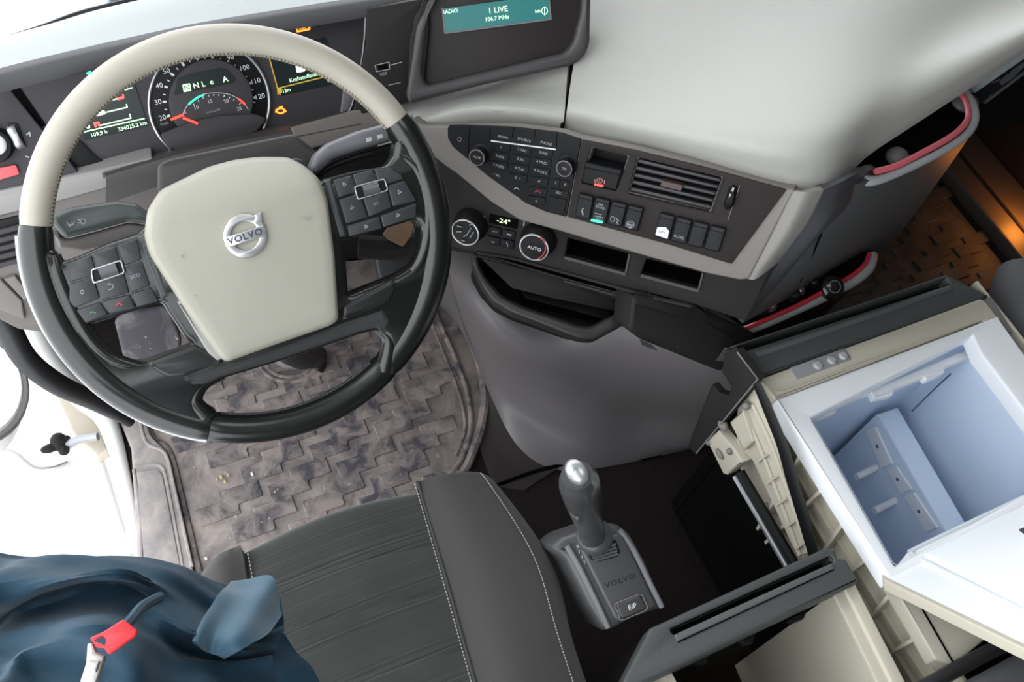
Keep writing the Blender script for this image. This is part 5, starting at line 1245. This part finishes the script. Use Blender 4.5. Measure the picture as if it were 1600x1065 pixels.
mk('end_block', [pl(RF, [(1104, 688), (1122, 672), (1146, 700), (1160, 722), (1136, 742), (1130, 740)], -.004, .012, .002, 1), pl(RF, [(1140, 660), (1160, 640), (1176, 690), (1162, 704)], -.004, .009, .002, 1)], BEIGE, rail)
for g_ in [ball(RF.hit(1124, 709, .015), .006, 10, 6, (.6, 1.6, .7)), ball(RF.hit(1140, 705, .014), .005, 10, 6), ball(RF.hit(1108, 690, .01), .006, 10, 6), ball(RF.hit(1130, 664, .01), .007, 10, 6, (1, 1.4, 1)), ball(RF.hit(1166, 634, .008), .006, 10, 6)]: mk('clip', g_, M('clip_grey', (.2, .19, .18), .5), rail)
mk('metal_slide', [tube([RF.hit(1148, 744, .006), RF.hit(1228, 884, .006)], .004, 8), ], M('slide_metal', (.35, .36, .38), .35, .8), rail)
mk('slide_track', [tube([RF.hit(1156, 738, .0), RF.hit(1240, 880, .0)], .008, 8)], BLACK, rail)
fc = tag(mk('flat_cable', tube([Px(*p, .614) for p in [(1182, 598), (1200, 640), (1222, 695), (1238, 750), (1256, 810), (1272, 868)]], [.008, .010, .011, .012, .012, .011], 8, 6, flat=.4, up=(1, 0, 0)), BLACK), 'black ribbon cable running between the runner and the fridge wall', 'cable')

# ================================================================ storage drawer
sd = thing('storage_drawer', V((.44, -.6, .1)), 'beige-lined storage drawer with a grey-black front, nearest the camera', 'drawer')
SLOT = [(1048, 983), (1298, 869), (1302, 876), (1053, 990)]
mk('drawer_front', pl(FZ, [(1016, 980), (1030, 974), (1290, 855), (1306, 857), (1310, 872), (1322, 872), (1343, 908), (1200, 975), (1000, 1070), (965, 1082), (980, 1050)], -.03, 0, .004, 3, holes=[SLOT]), FPAN, sd)
mk('grip_groove', pocket(FZ, SLOT, -.001, .025), VOID, sd)
mk('groove_bar', pl(FZ, [(1054, 991), (1300, 879), (1303, 888), (1060, 1001)], -.004, .002, .001, 1), M('groove_bar_plastic', (.10, .105, .105), .4), sd)
mk('groove_joint', line(FZ, (1059, 1003), (1303, 889), 1.6, .0012), VOID, sd)
mk('front_slab', pl(FZ, [(1016, 981), (1290, 858), (1310, 890), (1000, 1062), (975, 1062)], -.34, -.03, .004, 2), DARK, sd)
for g_ in [pl(FZ.shift(-.032), q, -.01, 0, .001) for q in ([(1157, 1000), (1180, 990), (1176, 1004), (1164, 1006)], [(1232, 968), (1262, 952), (1256, 966), (1240, 972)], [(1075, 1036), (1108, 1022), (1104, 1036)])]: mk('retaining_clip', g_, BLACK, sd)
wl = [Pz(*p, .485) for p in [(1318, 915), (1336, 910), (1420, 1070), (1400, 1080)]]
w2 = [p + (wl[3] - wl[0]) * .9 for p in (wl[3], wl[2])]
mk('drawer_wall', plate(WF, [[(p.x, p.y) for p in (wl[0], wl[1], w2[1], w2[0])]], .12, .485, .003), BEIGE, sd)
mk('wall_lip', plate(WF, [[(p.x - .014, p.y) for p in (wl[0], wl[1], w2[1], w2[0])]], .475, .48, .001), BEIGE, sd)
mk('drawer_wall', [box(.335, .345, -.95, -.50, .12, .465)], BEIGE, sd)
mk('drawer_floor', box(.335, .62, -.95, -.49, .10, .12), M('shaded_drawer_brown', (.018, .015, .01), .9, spec=.1), sd)  # shade inside the drawer is put into this dark brown

# bunk cushion at bottom right
bk = thing('bunk_mattress', V((.9, -.85, .42)), 'dark mesh-covered bunk edge at the bottom right corner', 'mattress')
BM = M('mesh_fabric', (.10, .10, .105), .8, bump=1, bscale=1400)
mk('mattress_body', grid([[Pz(1440, 1100, .51), Pz(1560, 1036, .51), Pz(1700, 960, .51)], [Pz(1450, 1112, .53), Pz(1570, 1048, .53), Pz(1710, 975, .53)], [Pz(1480, 1180, .54), Pz(1600, 1100, .54), Pz(1750, 1010, .54)]], 5, 5, .03), BM, bk)
mk('edge_piping', tube([Pz(1430, 1082, .505), Pz(1500, 1042, .505), Pz(1580, 1000, .505), Pz(1700, 940, .505)], .009, 10, 4), M('piping_black', (.02, .02, .022), .35), bk)

# ---------------------------------------------------------------- turn the lettering into meshes
bpy.context.view_layer.update()
dg = bpy.context.evaluated_depsgraph_get()
for o in TEXTS:
    me = bpy.data.meshes.new_from_object(o.evaluated_get(dg)); n = bpy.data.objects.new('lettering', me)
    COL.objects.link(n); n.parent = o.parent; n.matrix_basis = o.matrix_basis.copy(); bpy.data.objects.remove(o)
